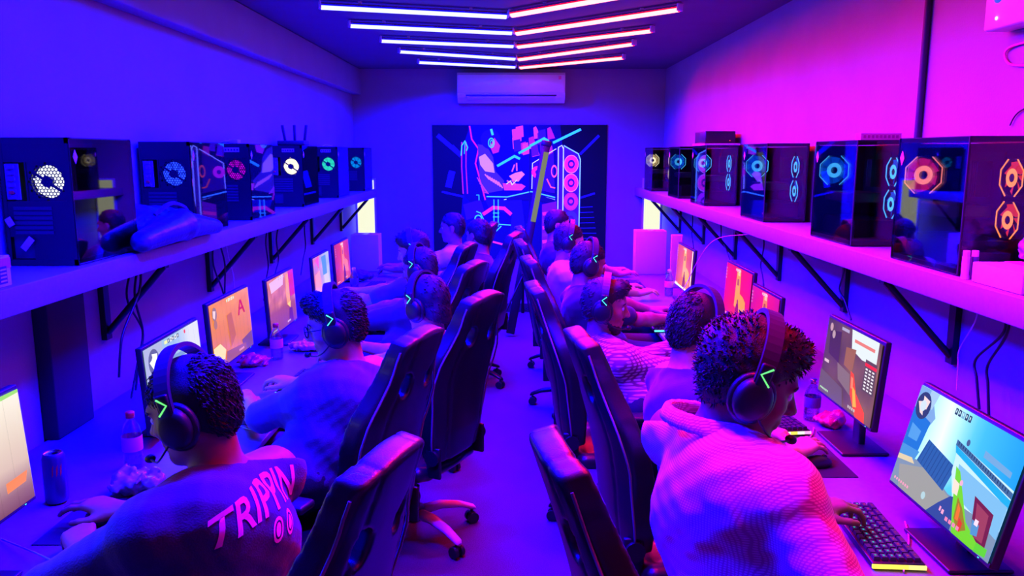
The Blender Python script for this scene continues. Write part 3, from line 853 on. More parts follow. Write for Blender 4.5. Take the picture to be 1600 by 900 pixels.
# ================================================================== GAMING CHAIRS
BK_T = [0.0, 0.10, 0.28, 0.42, 0.52, 0.60, 0.68, 0.76, 0.83]
BK_W = [0.175, 0.205, 0.225, 0.250, 0.240, 0.195, 0.160, 0.158, 0.135]
def chair_back_mesh():
    res = 0.008
    n = np.arange(-0.09, 0.13, res)[:, None, None]; s = np.arange(-0.32, 0.32, res)[None, :, None]; t = np.arange(-0.06, 0.93, res)[None, None, :]
    w_ = np.interp(t, BK_T, BK_W)
    ker = np.ones(9) / 9; w_ = np.convolve(np.pad(w_.ravel(), 4, 'edge'), ker, 'valid')[None, None, :]
    q = np.clip(np.abs(s) / w_, 0, 1.3)
    nc = 0.055 * q ** 3 * np.clip(1.1 - np.abs(t - 0.36) / 0.55, 0.15, 1) + 0.02 * np.sin(t * 4.2)
    h = 0.034 + 0.012 * np.clip(1 - np.abs(t - 0.15) / 0.3, 0, 1)
    d1 = (np.abs(s) - w_) * 0.85 + 0.012; d2 = np.abs(n - nc) - h + 0.012
    tt = np.maximum(t - 0.79, -t - 0.0 + 0.012)
    top = np.maximum(t - (0.84 - 0.10 * (s / 0.15) ** 2 * 0.35), -t) + 0.012
    d1 = np.maximum(d1, top)
    d = np.sqrt(np.maximum(d1, 0) ** 2 + np.maximum(d2, 0) ** 2) + np.minimum(np.maximum(d1, d2), 0) - 0.012
    for sg in (-1, 1):   # two belt slots at shoulder height
        e = np.sqrt(((s - sg * 0.082) / 0.030) ** 2 + ((t - 0.635) / 0.050) ** 2) * 0.03 - 0.03
        d = np.maximum(d, -np.broadcast_to(e, d.shape))
    # seam grooves along the bolsters
    g = np.abs(np.abs(s) - w_ * 0.62) - 0.004
    d = d + 0.004 * np.clip(1 - np.maximum(g, 0) / 0.006, 0, 1)
    d = np.broadcast_to(d, (n.size, s.size, t.size)).copy()
    V, F = surface_nets(d, np.array([n.min(), s.min(), t.min()]), res)
    return V, F
_bkV, _bkF = chair_back_mesh()
REC = math.radians(13); BKS = 0.91
def back_xf(p, rec=REC):
    """chair-back coordinates (n, s, t) to chair coordinates"""
    n, s, t = p; t *= BKS
    return Vector((-0.235 + n * math.cos(rec) - t * math.sin(rec), s, 0.47 + n * math.sin(rec) + t * math.cos(rec)))
def gaming_chair(label, loc, rz, base_mat, cushion=False):
    t = thing('gaming_chair', label, 'chair', loc, rz, 'gaming chairs along the aisle')
    V = np.array(_bkV); c_, s_ = math.cos(REC), math.sin(REC)
    X = -0.235 + V[:, 0] * c_ - V[:, 2] * BKS * s_; Z = 0.47 + V[:, 0] * s_ + V[:, 2] * BKS * c_
    link('backrest', np_mesh('backrest', np.stack([X, V[:, 1], Z], 1), _bkF, M_LEATHER), t)
    ws = lambda q: float(np.interp(q, BK_T, BK_W))
    pp = MB()
    for sg in (-1, 1):
        pts = [back_xf((-0.012 + 0.04 * max(0, 1 - abs(q - 0.36) / 0.5), sg * (ws(q) + 0.001), q)) for q in np.linspace(0.04, 0.78, 20)]
        pp.tube(pts, 0.004, 6)
    pp.build('piping', M_LEATHER2, t)
    cp = MB()
    q = np.linspace(0.06, 0.54, 14); vs = []
    for a in q:
        for b in (-1, -0.5, 0, 0.5, 1):
            ww = ws(a) * 0.52 * (1 - 0.5 * max(0, (a - 0.45) / 0.1)); vs.append(back_xf((0.036 + 0.02 * math.sin(a * 4.2) + 0.010 * (1 - b * b) , b * ww, a)))
    cp.add(vs, [(i * 5 + j, i * 5 + j + 1, (i + 1) * 5 + j + 1, (i + 1) * 5 + j) for i in range(13) for j in range(4)], 0, None, True)
    cp.build('centre_panel', M_LEATHER2, t)
    if cushion:
        m = MB(); m.ell(back_xf((0.09, 0, 0.24)), (0.055, 0.17, 0.10), R=roty(-REC)); m.build('lumbar_cushion', M_LEATHER2, t)
    S = SDF((-0.27, -0.28, 0.36), (0.30, 0.28, 0.52), 0.009)
    S.ell((0.02, 0, 0.415), (0.27, 0.225, 0.045), k=0.03).cap((-0.18, 0.215, 0.42), (0.22, 0.215, 0.415), 0.036, 0.03, k=0.04).cap((-0.18, -0.215, 0.42), (0.22, -0.215, 0.415), 0.036, 0.03, k=0.04)
    S.cap((0.23, -0.17, 0.415), (0.23, 0.17, 0.415), 0.035, k=0.04).cap((-0.2, -0.17, 0.41), (-0.2, 0.17, 0.41), 0.03, k=0.03)
    link('seat', S.mesh('seat', M_LEATHER), t)
    m = MB(); m.rbox((0.0, 0, 0.365), (0.30, 0.22, 0.03), 0.006); m.build('tilt_plate', M_BLACKM, t)
    m = MB(); m.cyl((0.02, -0.10, 0.36), (0.02, -0.27, 0.355), 0.007, n=8); m.rbox((0.02, -0.29, 0.354), (0.03, 0.06, 0.012), 0.004); m.build('tilt_lever', M_BLACK, t)
    for sg in (-1, 1):
        m = MB(); m.rbox((-0.245, sg * 0.185, 0.475), (0.07, 0.018, 0.14), 0.005)
        m.cyl((-0.245, sg * 0.18, 0.50), (-0.245, sg * 0.207, 0.50), 0.035, n=16); m.build('hinge_bracket', M_BLACK, t)
        m = MB(); m.rbox((-0.02, sg * 0.29, 0.50), (0.06, 0.022, 0.26), 0.006); m.rbox((-0.02, sg * 0.24, 0.375), (0.05, 0.12, 0.02), 0.004)
        ar = m.build('armrest', M_BLACK, t)
        m = MB(); m.rbox((0.01, sg * 0.29, 0.645), (0.26, 0.085, 0.03), 0.012, 3); m.build('armrest_pad', M_BLACK, ar)
    m = MB(); m.cyl((0, 0, 0.14), (0, 0, 0.35), 0.022); m.cyl((0, 0, 0.12), (0, 0, 0.25), 0.032); m.lathe([(0.0, 0.15), (0.055, 0.145), (0.06, 0.10), (0.03, 0.075), (0, 0.075)], n=20)
    m.build('gas_lift', M_BLACKM, t)
    for k in range(5):
        a = 2 * math.pi * k / 5 + 0.35; d = Vector((math.cos(a), math.sin(a), 0)); sd = Vector((-d.y, d.x, 0))
        m = MB(); prof = [(0.04, 0.122, 0.034, 0.034), (0.14, 0.128, 0.030, 0.03), (0.24, 0.108, 0.025, 0.024), (0.315, 0.078, 0.021, 0.018), (0.325, 0.07, 0.012, 0.01)]
        vs = []; n = 10
        for r_, z_, hw, hh in prof:
            for i in range(n):
                q_ = 2 * math.pi * i / n
                vs.append(d * r_ + sd * (hw * math.cos(q_)) + Vector((0, 0, z_ + hh * math.sin(q_) * 0.7)))
        m.add(vs, [(j * n + i, j * n + (i + 1) % n, (j + 1) * n + (i + 1) % n, (j + 1) * n + i) for j in range(4) for i in range(n)] + [tuple(range(n - 1, -1, -1)), tuple(range(4 * n, 5 * n))], 0, None, True)
        lg = m.build('base_leg', base_mat, t)
        w_ = MB(); cc = d * 0.305
        for sg in (-1, 1): w_.cyl(cc + sd * sg * 0.009 + Vector((0, 0, 0.028)), cc + sd * sg * 0.027 + Vector((0, 0, 0.028)), 0.0275, n=18)
        w_.cyl(cc + Vector((0, 0, 0.028)), cc + Vector((0, 0, 0.066)), 0.008, n=8); w_.rbox(tuple(cc + Vector((0, 0, 0.042))), (0.03, 0.05, 0.03), 0.008, R=rotz(a))
        w_.build('caster', M_BLACK, lg)
    return t

# ================================================================== MONITORS
def wavy(cols, rows_, fn):
    out = []
    for i in range(cols):
        for j in range(rows_):
            u0, u1, v0, v1 = i / cols, (i + 1) / cols, j / rows_, (j + 1) / rows_
            out.append(([(u0, v0), (u1, v0), (u1, v1), (u0, v1)], tuple(lin(fn(u, v)) for u, v in ((u0, v0), (u1, v0), (u1, v1), (u0, v1)))))
    return out
def mixc(a, b, t):
    t = max(0, min(1, t)); return tuple(a[i] * (1 - t) + b[i] * t for i in range(3))
def nz(u, v, s): return 0.5 + 0.25 * (math.sin(13.1 * u * s + 7.3 * v * s) + math.sin(5.7 * u * s - 11.9 * v * s + 1.3))
def circ(cx, cy, r, asp, n=20): return [(cx + r * math.cos(2 * math.pi * i / n), cy + r * asp * math.sin(2 * math.pi * i / n)) for i in range(n)]
def rect(u0, v0, u1, v1): return [(u0, v0), (u1, v0), (u1, v1), (u0, v1)]
ASP = 16 / 9.0
def minimap(p, cx, cy, r, dark, light):
    p.append((circ(cx, cy, r, ASP), lin(dark)))
    p.append(([(cx - r * .3, cy + r * 1.2), (cx + r * .7, cy + r * .9), (cx + r * .5, cy - r * .3), (cx, cy - r * .2)], lin(light)))
    p.append(([(cx - r * .8, cy + r * .2), (cx - r * .2, cy + r * .5), (cx + r * .3, cy - r * 1.2), (cx - r * .2, cy - r)], lin(light)))
def scorebar(p, dark=(30, 40, 60), light=(230, 230, 235)):
    for k, u in enumerate((0.40, 0.445, 0.48, 0.525, 0.57)):
        p.append((rect(u, 0.925, u + 0.032, 0.975), lin(dark if k % 2 == 0 else light)))
        p.append((rect(u + 0.008, 0.935, u + 0.022, 0.965), lin(light if k % 2 == 0 else dark)))
def hud(p, c=(235, 235, 240)):
    r = random.Random(5)
    for k in range(7):
        u = 0.04 + 0.025 * k; p.append((rect(u, 0.05, u + 0.014, 0.075), lin(c)))
    for k in range(4): p.append((rect(0.60 + 0.035 * k, 0.05, 0.625 + 0.035 * k, 0.085), lin(mixc(c, (200, 90, 160), 0.4))))
def pic_blue_city():
    p = wavy(12, 8, lambda u, v: mixc(mixc((120, 235, 255), (30, 150, 235), u * 1.1 - 0.1), (235, 252, 255), (1 - abs(u - 0.32) / 0.3) * (v > 0.3)))
    A = lambda poly, c: p.append((poly, lin(c)))
    A([(0, 0.62), (0.17, 0.60), (0.23, 0.78), (0.12, 1.0), (0.0, 1.0)], (120, 160, 215)); A([(0.11, 1), (0.2, 1), (0.17, .83), (0.1, .86)], (160, 190, 225))
    A([(0, 0.38), (0.17, 0.40), (0.20, 0.72), (0.0, 0.78)], (28, 110, 205)); A([(0.03, .48), (0.13, .49), (0.14, .60), (0.03, .63)], (80, 150, 220))
    A([(0, 0.0), (1, 0.0), (1, 0.28), (0.55, 0.26), (0.28, 0.36), (0, 0.30)], (120, 140, 170)); A([(0.04, 0.2), (0.3, 0.33), (0.62, 0.22), (0.58, 0.0), (0.1, 0.0)], (150, 150, 150))
    A([(0, 0.25), (0.16, 0.30), (0.19, 0.42), (0.0, 0.40)], (70, 140, 210)); A([(0, 0.24), (0.18, 0.29), (0.14, 0.33), (0, 0.29)], (215, 195, 160))
    A([(0.19, 0.34), (0.50, 0.25), (0.54, 0.50), (0.24, 0.58)], (40, 90, 165)); 
    for k in range(9): A([(0.20 + 0.033 * k, 0.34 - 0.009 * k), (0.206 + 0.033 * k, 0.34 - 0.009 * k), (0.246 + 0.033 * k, 0.575 - 0.009 * k), (0.24 + 0.033 * k, 0.575 - 0.009 * k)], (28, 70, 140))
    A([(0.50, 0.72), (1.0, 0.62), (1.0, 0.27), (0.60, 0.24), (0.52, 0.45)], (190, 225, 245)); A([(0.48, 0.73), (1.0, 0.60), (1.0, 0.55), (0.48, 0.68)], (60, 100, 150)); A([(0.48, 0.68), (1.0, 0.54), (1.0, 0.47), (0.5, 0.62)], (30, 165, 225))
    for k in range(22): A([(0.50 + 0.022 * k, 0.722 - 0.0055 * k), (0.506 + 0.022 * k, 0.722 - 0.0055 * k), (0.506 + 0.022 * k, 0.69 - 0.0055 * k), (0.50 + 0.022 * k, 0.69 - 0.0055 * k)], (30, 50, 90))
    A([(0.72, 0.78), (0.95, 0.74), (0.95, 0.69), (0.72, 0.72)], (110, 160, 210)); A(circ(0.575, 0.755, 0.015, 2.0), (70, 90, 140))
    A([(0.60, 0.30), (1.0, 0.20), (1.0, 0.48), (0.56, 0.55)], (120, 180, 225))
    A([(0.42, 0.0), (0.66, 0.0), (0.66, 0.30), (0.58, 0.26), (0.50, 0.14)], (48, 70, 150))
    A([(0.76, 0.40), (0.93, 0.36), (0.95, 0.06), (0.86, 0.02), (0.80, 0.2)], (110, 30, 70)); A([(0.79, 0.36), (0.90, 0.33), (0.92, 0.10), (0.85, 0.1)], (150, 60, 90))
    A([(0.545, 0.52), (0.59, 0.50), (0.66, 0.36), (0.76, 0.16), (0.95, 0.03), (0.86, 0.0), (0.68, 0.0), (0.62, 0.20)], (110, 205, 40))
    A([(0.64, 0.30), (0.70, 0.24), (0.78, 0.10), (0.72, 0.04), (0.66, 0.12)], (150, 120, 30)); A([(0.66, 0.26), (0.69, 0.22), (0.70, 0.12), (0.67, 0.12)], (230, 110, 40)); A([(0.70, 0.16), (0.74, 0.13), (0.74, 0.05), (0.71, 0.05)], (210, 60, 40))
    A([(0.80, 0.22), (0.86, 0.21), (0.87, 0.12), (0.82, 0.10)], (80, 140, 200)); A([(0.82, 0.24), (0.85, 0.24), (0.85, 0.19), (0.82, 0.19)], (235, 210, 235)); A([(0.88, 0.08), (0.97, 0.09), (0.97, 0.02), (0.88, 0.0)], (90, 200, 50))
    A([(0.56, .42), (0.62, .40), (0.63, .30), (.58, .30)], (235, 215, 200)); A(circ(0.63, 0.42, 0.014, 1.8), (230, 170, 200))
    minimap(p, 0.085, 0.83, 0.075, (46, 58, 110), (235, 205, 205)); A(circ(0.085, .83, .03, 1.8), (200, 215, 235))
    for k, ch in enumerate(range(5)): A(rect(0.385 + 0.032 * k, 0.915, 0.41 + 0.032 * k, 0.975), (40, 60, 95) if k != 2 else (120, 170, 200))
    for k in range(5): A(rect(0.392 + 0.032 * k, 0.935, 0.401 + 0.032 * k, 0.962), (190, 225, 240))
    A(circ(0.36, 0.10, 0.02, 1.8), (170, 200, 210)); hud(p, (250, 150, 190)); A(rect(0.53, 0.09, 0.545, 0.13), (250, 160, 200)); A(rect(0.555, 0.08, 0.575, 0.12), (250, 160, 200))
    return p
def pic_dark_room():
    p = wavy(12, 8, lambda u, v: mixc(mixc((92, 58, 96), (150, 100, 80), u + 0.2 - v * 0.3), (60, 40, 80), nz(u, v, 1) * 0.6))
    A = lambda poly, c: p.append((poly, lin(c)))
    A([(0.48, 1), (0.95, 1), (0.95, 0.72), (0.72, 0.70), (0.52, 0.76)], (215, 225, 225)); A([(0.55, .9), (0.9, .9), (0.9, .86), (.55, .86)], (220, 120, 110))
    A([(0.42, 0.75), (0.60, 0.78), (0.58, 0.48), (0.42, 0.52)], (150, 95, 70)); A([(0.08, .85), (.3, .9), (.32, .5), (.1, .55)], (70, 40, 84)); A([(0.3, .5), (.55, .45), (.6, .2), (.35, .3)], (128, 104, 112))
    A([(0, .3), (.45, .22), (.5, .0), (0, .0)], (104, 82, 104))
    A([(0.56, 0.50), (0.62, 0.48), (0.70, 0.28), (0.88, 0.12), (0.90, 0.0), (0.74, 0.0), (0.60, 0.22)], (250, 70, 30)); A([(0.62, .34), (.68, .3), (.74, .12), (.68, .1)], (255, 170, 40)); A([(.58, .44), (.62, .43), (.64, .3), (.6, .3)], (250, 130, 90))
    A(rect(0.78, 0.36, 0.97, 0.74), (88, 66, 76)); A(rect(0.78, 0.66, 0.97, 0.70), (235, 40, 50))
    for r_ in range(7):
        for q in range(3): A(rect(0.80 + 0.055 * q, 0.38 + 0.04 * r_, 0.835 + 0.055 * q, 0.40 + 0.04 * r_), (225, 220, 220))
    A(circ(.10, .90, .03, 1.8), (190, 150, 160)); A(circ(.16, .82, .03, 1.8), (180, 150, 160)); A(rect(.3, .93, .44, .97), (170, 160, 190)); A(rect(.05, .42, .14, .46), (210, 180, 190)); hud(p, (190, 240, 190))
    return p
def pic_hot(base, edge, mid, tower, fig, white=False):
    p = wavy(10, 8, lambda u, v: mixc(mixc(base, edge, (u - 0.5) * (u - 0.5) * 3 + nz(u, v, 1.4) * 0.2), mid, max(0, 0.9 - v * 1.3) * max(0, 1 - abs(u - 0.62) / 0.5)))
    A = lambda poly, c: p.append((poly, lin(c)))
    A([(0.46, 0.93), (0.60, 0.93), (0.62, 0.55), (0.74, 0.52), (0.84, 0.45), (0.86, 0.18), (0.66, 0.22), (0.44, 0.28)], tower)
    A([(0.49, 0.80), (0.56, 0.80), (0.57, 0.68), (0.49, 0.68)], mixc(tower, (120, 30, 60), 0.6)); A([(0.50, 0.98), (0.58, 0.98), (0.58, 0.86), (0.5, 0.86)], mixc(tower, (255, 240, 230), 0.5))
    A([(0.52, 0.32), (0.56, 0.40), (0.60, 0.36), (0.64, 0.20), (0.66, 0.0), (0.46, 0.0)], fig); A(circ(.565, .39, .025, 1.8), fig)
    scorebar(p, mixc(base, (255, 255, 255), .4), (250, 220, 220)); hud(p, (250, 210, 220))
    for k in range(4): A(rect(0.03, 0.70 + 0.06 * k, 0.07, 0.735 + 0.06 * k), mixc(edge, (230, 190, 210), .5))
    if white: A(rect(0, 0, 1, 0.05), (245, 235, 240)); A(rect(0.95, 0.05, 1, 1), (240, 220, 225)); 
    return p
def pic_map():
    p = wavy(10, 6, lambda u, v: mixc((150, 178, 208), (212, 212, 225), (u - 0.55) * 4))
    A = lambda poly, c: p.append((poly, lin(c)))
    A(rect(0.0, 0.0, 0.30, 1.0), (168, 172, 196)); A([(0.25, .75), (.7, .72), (.7, .66), (.25, .69)], (120, 150, 186)); A([(0.3, .55), (.66, .55), (.66, .2), (.3, .2)], (128, 160, 198))
    minimap(p, 0.14, 0.80, 0.09, (96, 96, 118), (240, 240, 245)); A(circ(.14, .8, .04, 1.8), (246, 246, 250)); A(circ(.1, .45, .05, 1.8), (225, 225, 235)); A(circ(0.90, .46, .04, 1.8), (120, 120, 140)); A(circ(0.90, .46, .03, 1.8), (214, 214, 226))
    scorebar(p, (60, 60, 80), (240, 236, 220)); A(circ(.72, .95, .015, 1.8), (230, 60, 60)); A(rect(.34, .93, .39, .97), (240, 240, 140)); hud(p); return p
def pic_letter_a():
    p = wavy(10, 8, lambda u, v: mixc(mixc((244, 150, 36), (186, 92, 44), (1 - v) * 0.9), (222, 120, 40), nz(u, v, 1.2)))
    A = lambda poly, c: p.append((poly, lin(c)))
    A([(0.38, .72), (0.50, .74), (0.56, .35), (.42, .2)], (190, 96, 36)); A([(0, 0), (0.20, 0), (0.28, .22), (0.16, .36), (0.0, .34)], (244, 212, 130)); A([(0.7, .2), (1, .26), (1, .0), (.75, 0)], (120, 70, 110)); A([(.3, .18), (.8, .12), (.8, 0), (.25, 0)], (150, 84, 74))
    A([(0.66, .62), (0.70, .62), (.765, .86), (.735, .86)], (200, 24, 36)); A([(0.82, .62), (0.86, .62), (.775, .86), (.735, .86)], (200, 24, 36)); A([(.70, .70), (.82, .70), (.815, .735), (.705, .735)], (200, 24, 36))
    A(circ(.10, .84, .055, 1.9), (150, 110, 110)); A([(.07, .9), (.13, .88), (.1, .76), (.06, .8)], (230, 200, 190)); A(circ(.1, .68, .04, 1.8), (170, 110, 80)); scorebar(p, (180, 190, 160), (250, 230, 200)); hud(p, (250, 190, 150)); return p
def pic_brown():
    p = wavy(10, 8, lambda u, v: mixc(mixc((196, 96, 40), (128, 58, 84), (1 - v) * 0.9), (222, 130, 90), nz(u, v, 1.6) * (v > 0.4)))
    A = lambda poly, c: p.append((poly, lin(c)))
    A([(.68, .95), (.78, .97), (.78, .3), (.66, .38), (.64, .6)], (244, 152, 30)); A([(.78, 1), (1, 1), (1, .5), (.8, .5)], (206, 40, 110)); A([(.05, .95), (.6, 1), (.55, .8), (.1, .75)], (224, 176, 190)); A([(.66, .4), (.8, .42), (.76, .3)], (255, 200, 60)); A([(.72, .3), (.84, .28), (.86, 0), (.66, 0)], (104, 34, 96)); scorebar(p, (180, 120, 150), (240, 220, 225)); hud(p); return p
def pic_pastel():
    p = wavy(8, 8, lambda u, v: mixc(mixc((240, 96, 110), (196, 190, 226), u * 1.4 - 0.1), (110, 150, 220), nz(u, v, 1.5) * 0.6))
    A = lambda poly, c: p.append((poly, lin(c)))
    A([(.05, .6), (.35, .66), (.4, 0), (.05, 0)], (250, 150, 140)); A([(.5, .95), (.8, .95), (.8, .5), (.55, .5)], (90, 140, 215)); A([(.6, .5), (.9, .5), (.95, .1), (.6, .1)], (206, 190, 216)); A([(.1, .95), (.35, 1), (.3, .7)], (236, 80, 130)); return p
def pic_beige():
    p = wavy(8, 8, lambda u, v: mixc(mixc((236, 228, 205), (190, 150, 140), 1 - v), (120, 70, 92), max(0, .35 - v) * 3))
    A = lambda poly, c: p.append((poly, lin(c)))
    A([(.86, 1), (1, 1), (1, .97), (.86, .96)], (150, 210, 90)); A([(.30, .40), (.42, .46), (.5, .30), (.75, .24), (.6, .15), (.35, .2)], (60, 44, 66)); A([(.5, .3), (.6, .34), (.62, .26)], (120, 104, 130)); A([(.80, .26), (.97, .27), (.95, .18), (.8, .17)], (240, 130, 70)); A(circ(.62, .10, .022, 1.8), (40, 240, 220)); A(circ(.54, .07, .025, 1.8), (40, 240, 220)); A([(.0, .5), (.16, .55), (.2, .2), (0, .2)], (150, 90, 80)); return p
M_PICS = {}
def monitor(label, c, w_, h, rz, tilt, pic, base=(0.24, 0.17)):
    """screen centre at c; screen faces local +x"""
    t = thing('monitor', label, 'monitor', (c[0], c[1], DESK + 0.001), rz, 'gaming monitors on the desks')
    z = c[2] - DESK
    Rt = roty(-tilt)
    def X(p): return Rt @ Vector(p) + Vector((0, 0, z))
    m = MB(); m.rbox(tuple(X((-0.012, 0, 0))), (0.022, w_ + 0.016, h + 0.022), 0.004, R=Rt); m.rbox(tuple(X((-0.032, 0, -0.02))), (0.03, w_ * 0.6, h * 0.5), 0.012, R=Rt)
    hs = m.build('housing', M_BLACK, t)
    m = MB(); m.rbox(tuple(X((0.0005, 0, -h / 2 - 0.004))), (0.003, w_ + 0.010, 0.012), 0.001, R=Rt); m.build('bottom_bezel', M_DARK, t)
    led = MB(); led.box(tuple(X((0.0025, w_ * 0.42, -h / 2 - 0.005))), (0.001, 0.005, 0.002), R=Rt); led.build('power_light', M_CYANLED, t)
    s = MB(); k = 0
    for poly, col in pic:
        k += 1
        pts = [X((0.0015 + 0.00003 * k, (u - 0.5) * w_, (v - 0.5) * h)) for u, v in poly]
        s.add(pts, [tuple(range(len(pts)))], 0, col)
    s.build('screen', M_SCREEN, t)
    m = MB(); m.rbox((-0.055, 0, z * 0.5), (0.025, 0.06, z), 0.006); m.build('stand_neck', M_BLACK, t)
    m = MB(); m.rbox((-0.03, 0, 0.006), (base[1], base[0], 0.011), 0.005); m.build('stand_base', M_BLACK, t)
    return t
XML, XMR = -1.30, 1.22
def mon_pos(x, tl, tr, dz):
    a = pxx(tl[0], tl[1], x); b = pxx(tr[0], tr[1], x)
    return (x, (a.y + b.y) / 2, (a.z + b.z) / 2 - dz)
ym1 = pxx(40, 700, XML).y
monitor('left desk monitor cut by the left frame edge, beige picture', (XML, ym1 - 0.265, 1.035), 0.53, 0.30, 0.0, 0.06, pic_beige())
monitor('left desk monitor with grey blue map, behind the head of the nearest left player', mon_pos(XML, (220, 545), (315, 500), 0.155), 0.53, 0.30, 0.03, 0.06, pic_map())
monitor('left desk monitor with orange picture and red letter A', mon_pos(XML, (328, 470), (387, 450), 0.155), 0.51, 0.29, 0.0, 0.05, pic_letter_a())
monitor('left desk monitor with brown picture, left of the glasses wearer', mon_pos(XML, (418, 437), (458, 418), 0.16), 0.50, 0.30, 0.0, 0.05, pic_brown())
monitor('left desk monitor with pink and pale blue picture', mon_pos(XML, (490, 400), (513, 390), 0.16), 0.44, 0.29, 0.0, 0.05, pic_pastel())
monitor('farthest left desk monitor, red orange picture', mon_pos(XML, (522, 381), (545, 372), 0.16), 0.50, 0.30, 0.0, 0.05, pic_hot((214, 60, 60), (170, 40, 80), (230, 110, 60), (250, 120, 60), (110, 30, 60)))
monitor('large near right monitor showing a bright blue street with a green gun', (1.165, 2.005, 0.985), 0.495, 0.30, math.pi, 0.24, pic_blue_city())
monitor('right desk monitor with dark room picture and red gun', mon_pos(XMR, (1292, 493), (1377, 533), 0.155), 0.46, 0.29, math.pi, 0.08, pic_dark_room())
monitor('right desk monitor with magenta picture and orange stripe, behind the headband of the checked shirt', mon_pos(XMR, (1175, 443), (1217, 465), 0.15), 0.42, 0.28, math.pi, 0.05, pic_hot((226, 20, 120), (190, 16, 150), (230, 60, 90), (250, 120, 60), (170, 20, 90)))
monitor('right desk monitor with hot red picture and yellow tower', mon_pos(XMR + 0.02, (1133, 408), (1177, 428), 0.155), 0.50, 0.30, math.pi, 0.05, pic_hot((240, 20, 90), (214, 10, 130), (240, 60, 40), (255, 150, 30), (150, 20, 100)))
monitor('farthest right desk monitor, orange picture with a white edge', mon_pos(XMR + 0.02, (1057, 380), (1085, 392), 0.155), 0.52, 0.30, math.pi, 0.05, pic_hot((226, 96, 60), (196, 50, 90), (250, 160, 60), (255, 170, 50), (140, 40, 80), True))

# ================================================================== KEYBOARDS, MICE, MATS
KEYROWS = [(13, 0), (14, 0), (13, .25), (12, .35), (11, .5), (8, 0)]
def keyboard(label, loc, rz, bars, single_keys=False, glow=None):
    t = thing('keyboard', label, 'keyboard', loc, rz, 'gaming keyboards on the desks')
    L, D = 0.36, 0.135
    m = MB(); m.rbox((0, 0, 0.010), (D, L, 0.018), 0.004); m.build('case', M_BLACK, t)
    row_cols = [(0.02, .5, .35), (0.0, .6, .5), (0.0, .55, .6), (0.05, .5, .5), (0.5, .02, .08), (0.3, 0.02, 0.1)]
    lgt = MB()
    kb = MB()
    for r_, (n, off) in enumerate(KEYROWS):
        x = -D / 2 + 0.016 + r_ * 0.0205
        pit = (L - 0.02) / n
        for k in range(n):
            y = -L / 2 + 0.01 + pit * (k + 0.5)
            tgt = MB() if single_keys else kb
            zt, zb = 0.0295, 0.0185; hw, hy = 0.0075, pit / 2 - 0.0022
            vs = [(x - hw - .001, y - hy - .001, zb), (x + hw + .001, y - hy - .001, zb), (x + hw + .001, y + hy + .001, zb), (x - hw - .001, y + hy + .001, zb),
                  (x - hw + .001, y - hy + .001, zt), (x + hw - .001, y - hy + .001, zt), (x + hw - .001, y + hy - .001, zt), (x - hw + .001, y + hy - .001, zt)]
            tgt.add(vs, [(0, 3, 2, 1), (4, 5, 6, 7), (0, 1, 5, 4), (1, 2, 6, 5), (2, 3, 7, 6), (3, 0, 4, 7)])
            if single_keys: tgt.build('key', M_DARK, t)
            if glow and r_ > 0 or glow and k % 3 == 0:
                lgt.box((x, y, 0.0298), (0.0045, min(hy, 0.006), 0.0004), r_)
    if not single_keys: kb.build('keycaps', M_DARK, t)
    if glow: lgt.build('key_legends', [emit_mat('key_light_%d' % i, c, 1.0) for i, c in enumerate(row_cols)], t)
    for s_, cols in bars:
        b = MB(); n = len(cols); mats_ = []
        for i, c in enumerate(cols):
            b.box((-D / 2 + D * (i + 0.5) / n, s_ * (L / 2 + 0.002), 0.011), (D / n, 0.006, 0.010), i); mats_.append(emit_mat('bar_%d_%d_%d' % tuple(int(q * 99) for q in c), c, 1.6))
        b.build('light_bar', mats_, t)
    return t
def mouse(label, loc, rz, led):
    t = thing('mouse', label, 'mouse', loc, rz, 'gaming mice on the desks')
    m = MB(); m.ell((0, 0, 0.012), (0.060, 0.032, 0.026), nu=20, nv=12); m.v = [(v[0], v[1] * (1 - 0.12 * math.cos(v[0] * 40)), max(v[2], 0.0)) for v in m.v]
    m.build('shell', M_BLACK, t)
    m = MB(); m.cyl((0.032, -0.004, 0.031), (0.032, 0.004, 0.031), 0.009, n=14); m.build('wheel', M_DARK, t)
    m = MB(); m.ell((-0.034, 0, 0.0325), (0.011, 0.009, 0.004), nu=10, nv=6); m.build('logo_light', led, t)
    return t
def mouse_mat(label, c, d, rz):
    o = MB().rbox((0, 0, 0.0015), (d[0], d[1], 0.003), 0.001).build('mouse_mat', mat('black_cloth_mat', (30, 30, 34), 0.9, noise=0.2, nscale=300), None, (c[0], c[1], DESK + 0.0005))
    o.rotation_euler = (0, 0, rz)
    return tag(o, label, 'mouse mat', 'mouse mats on the desks')

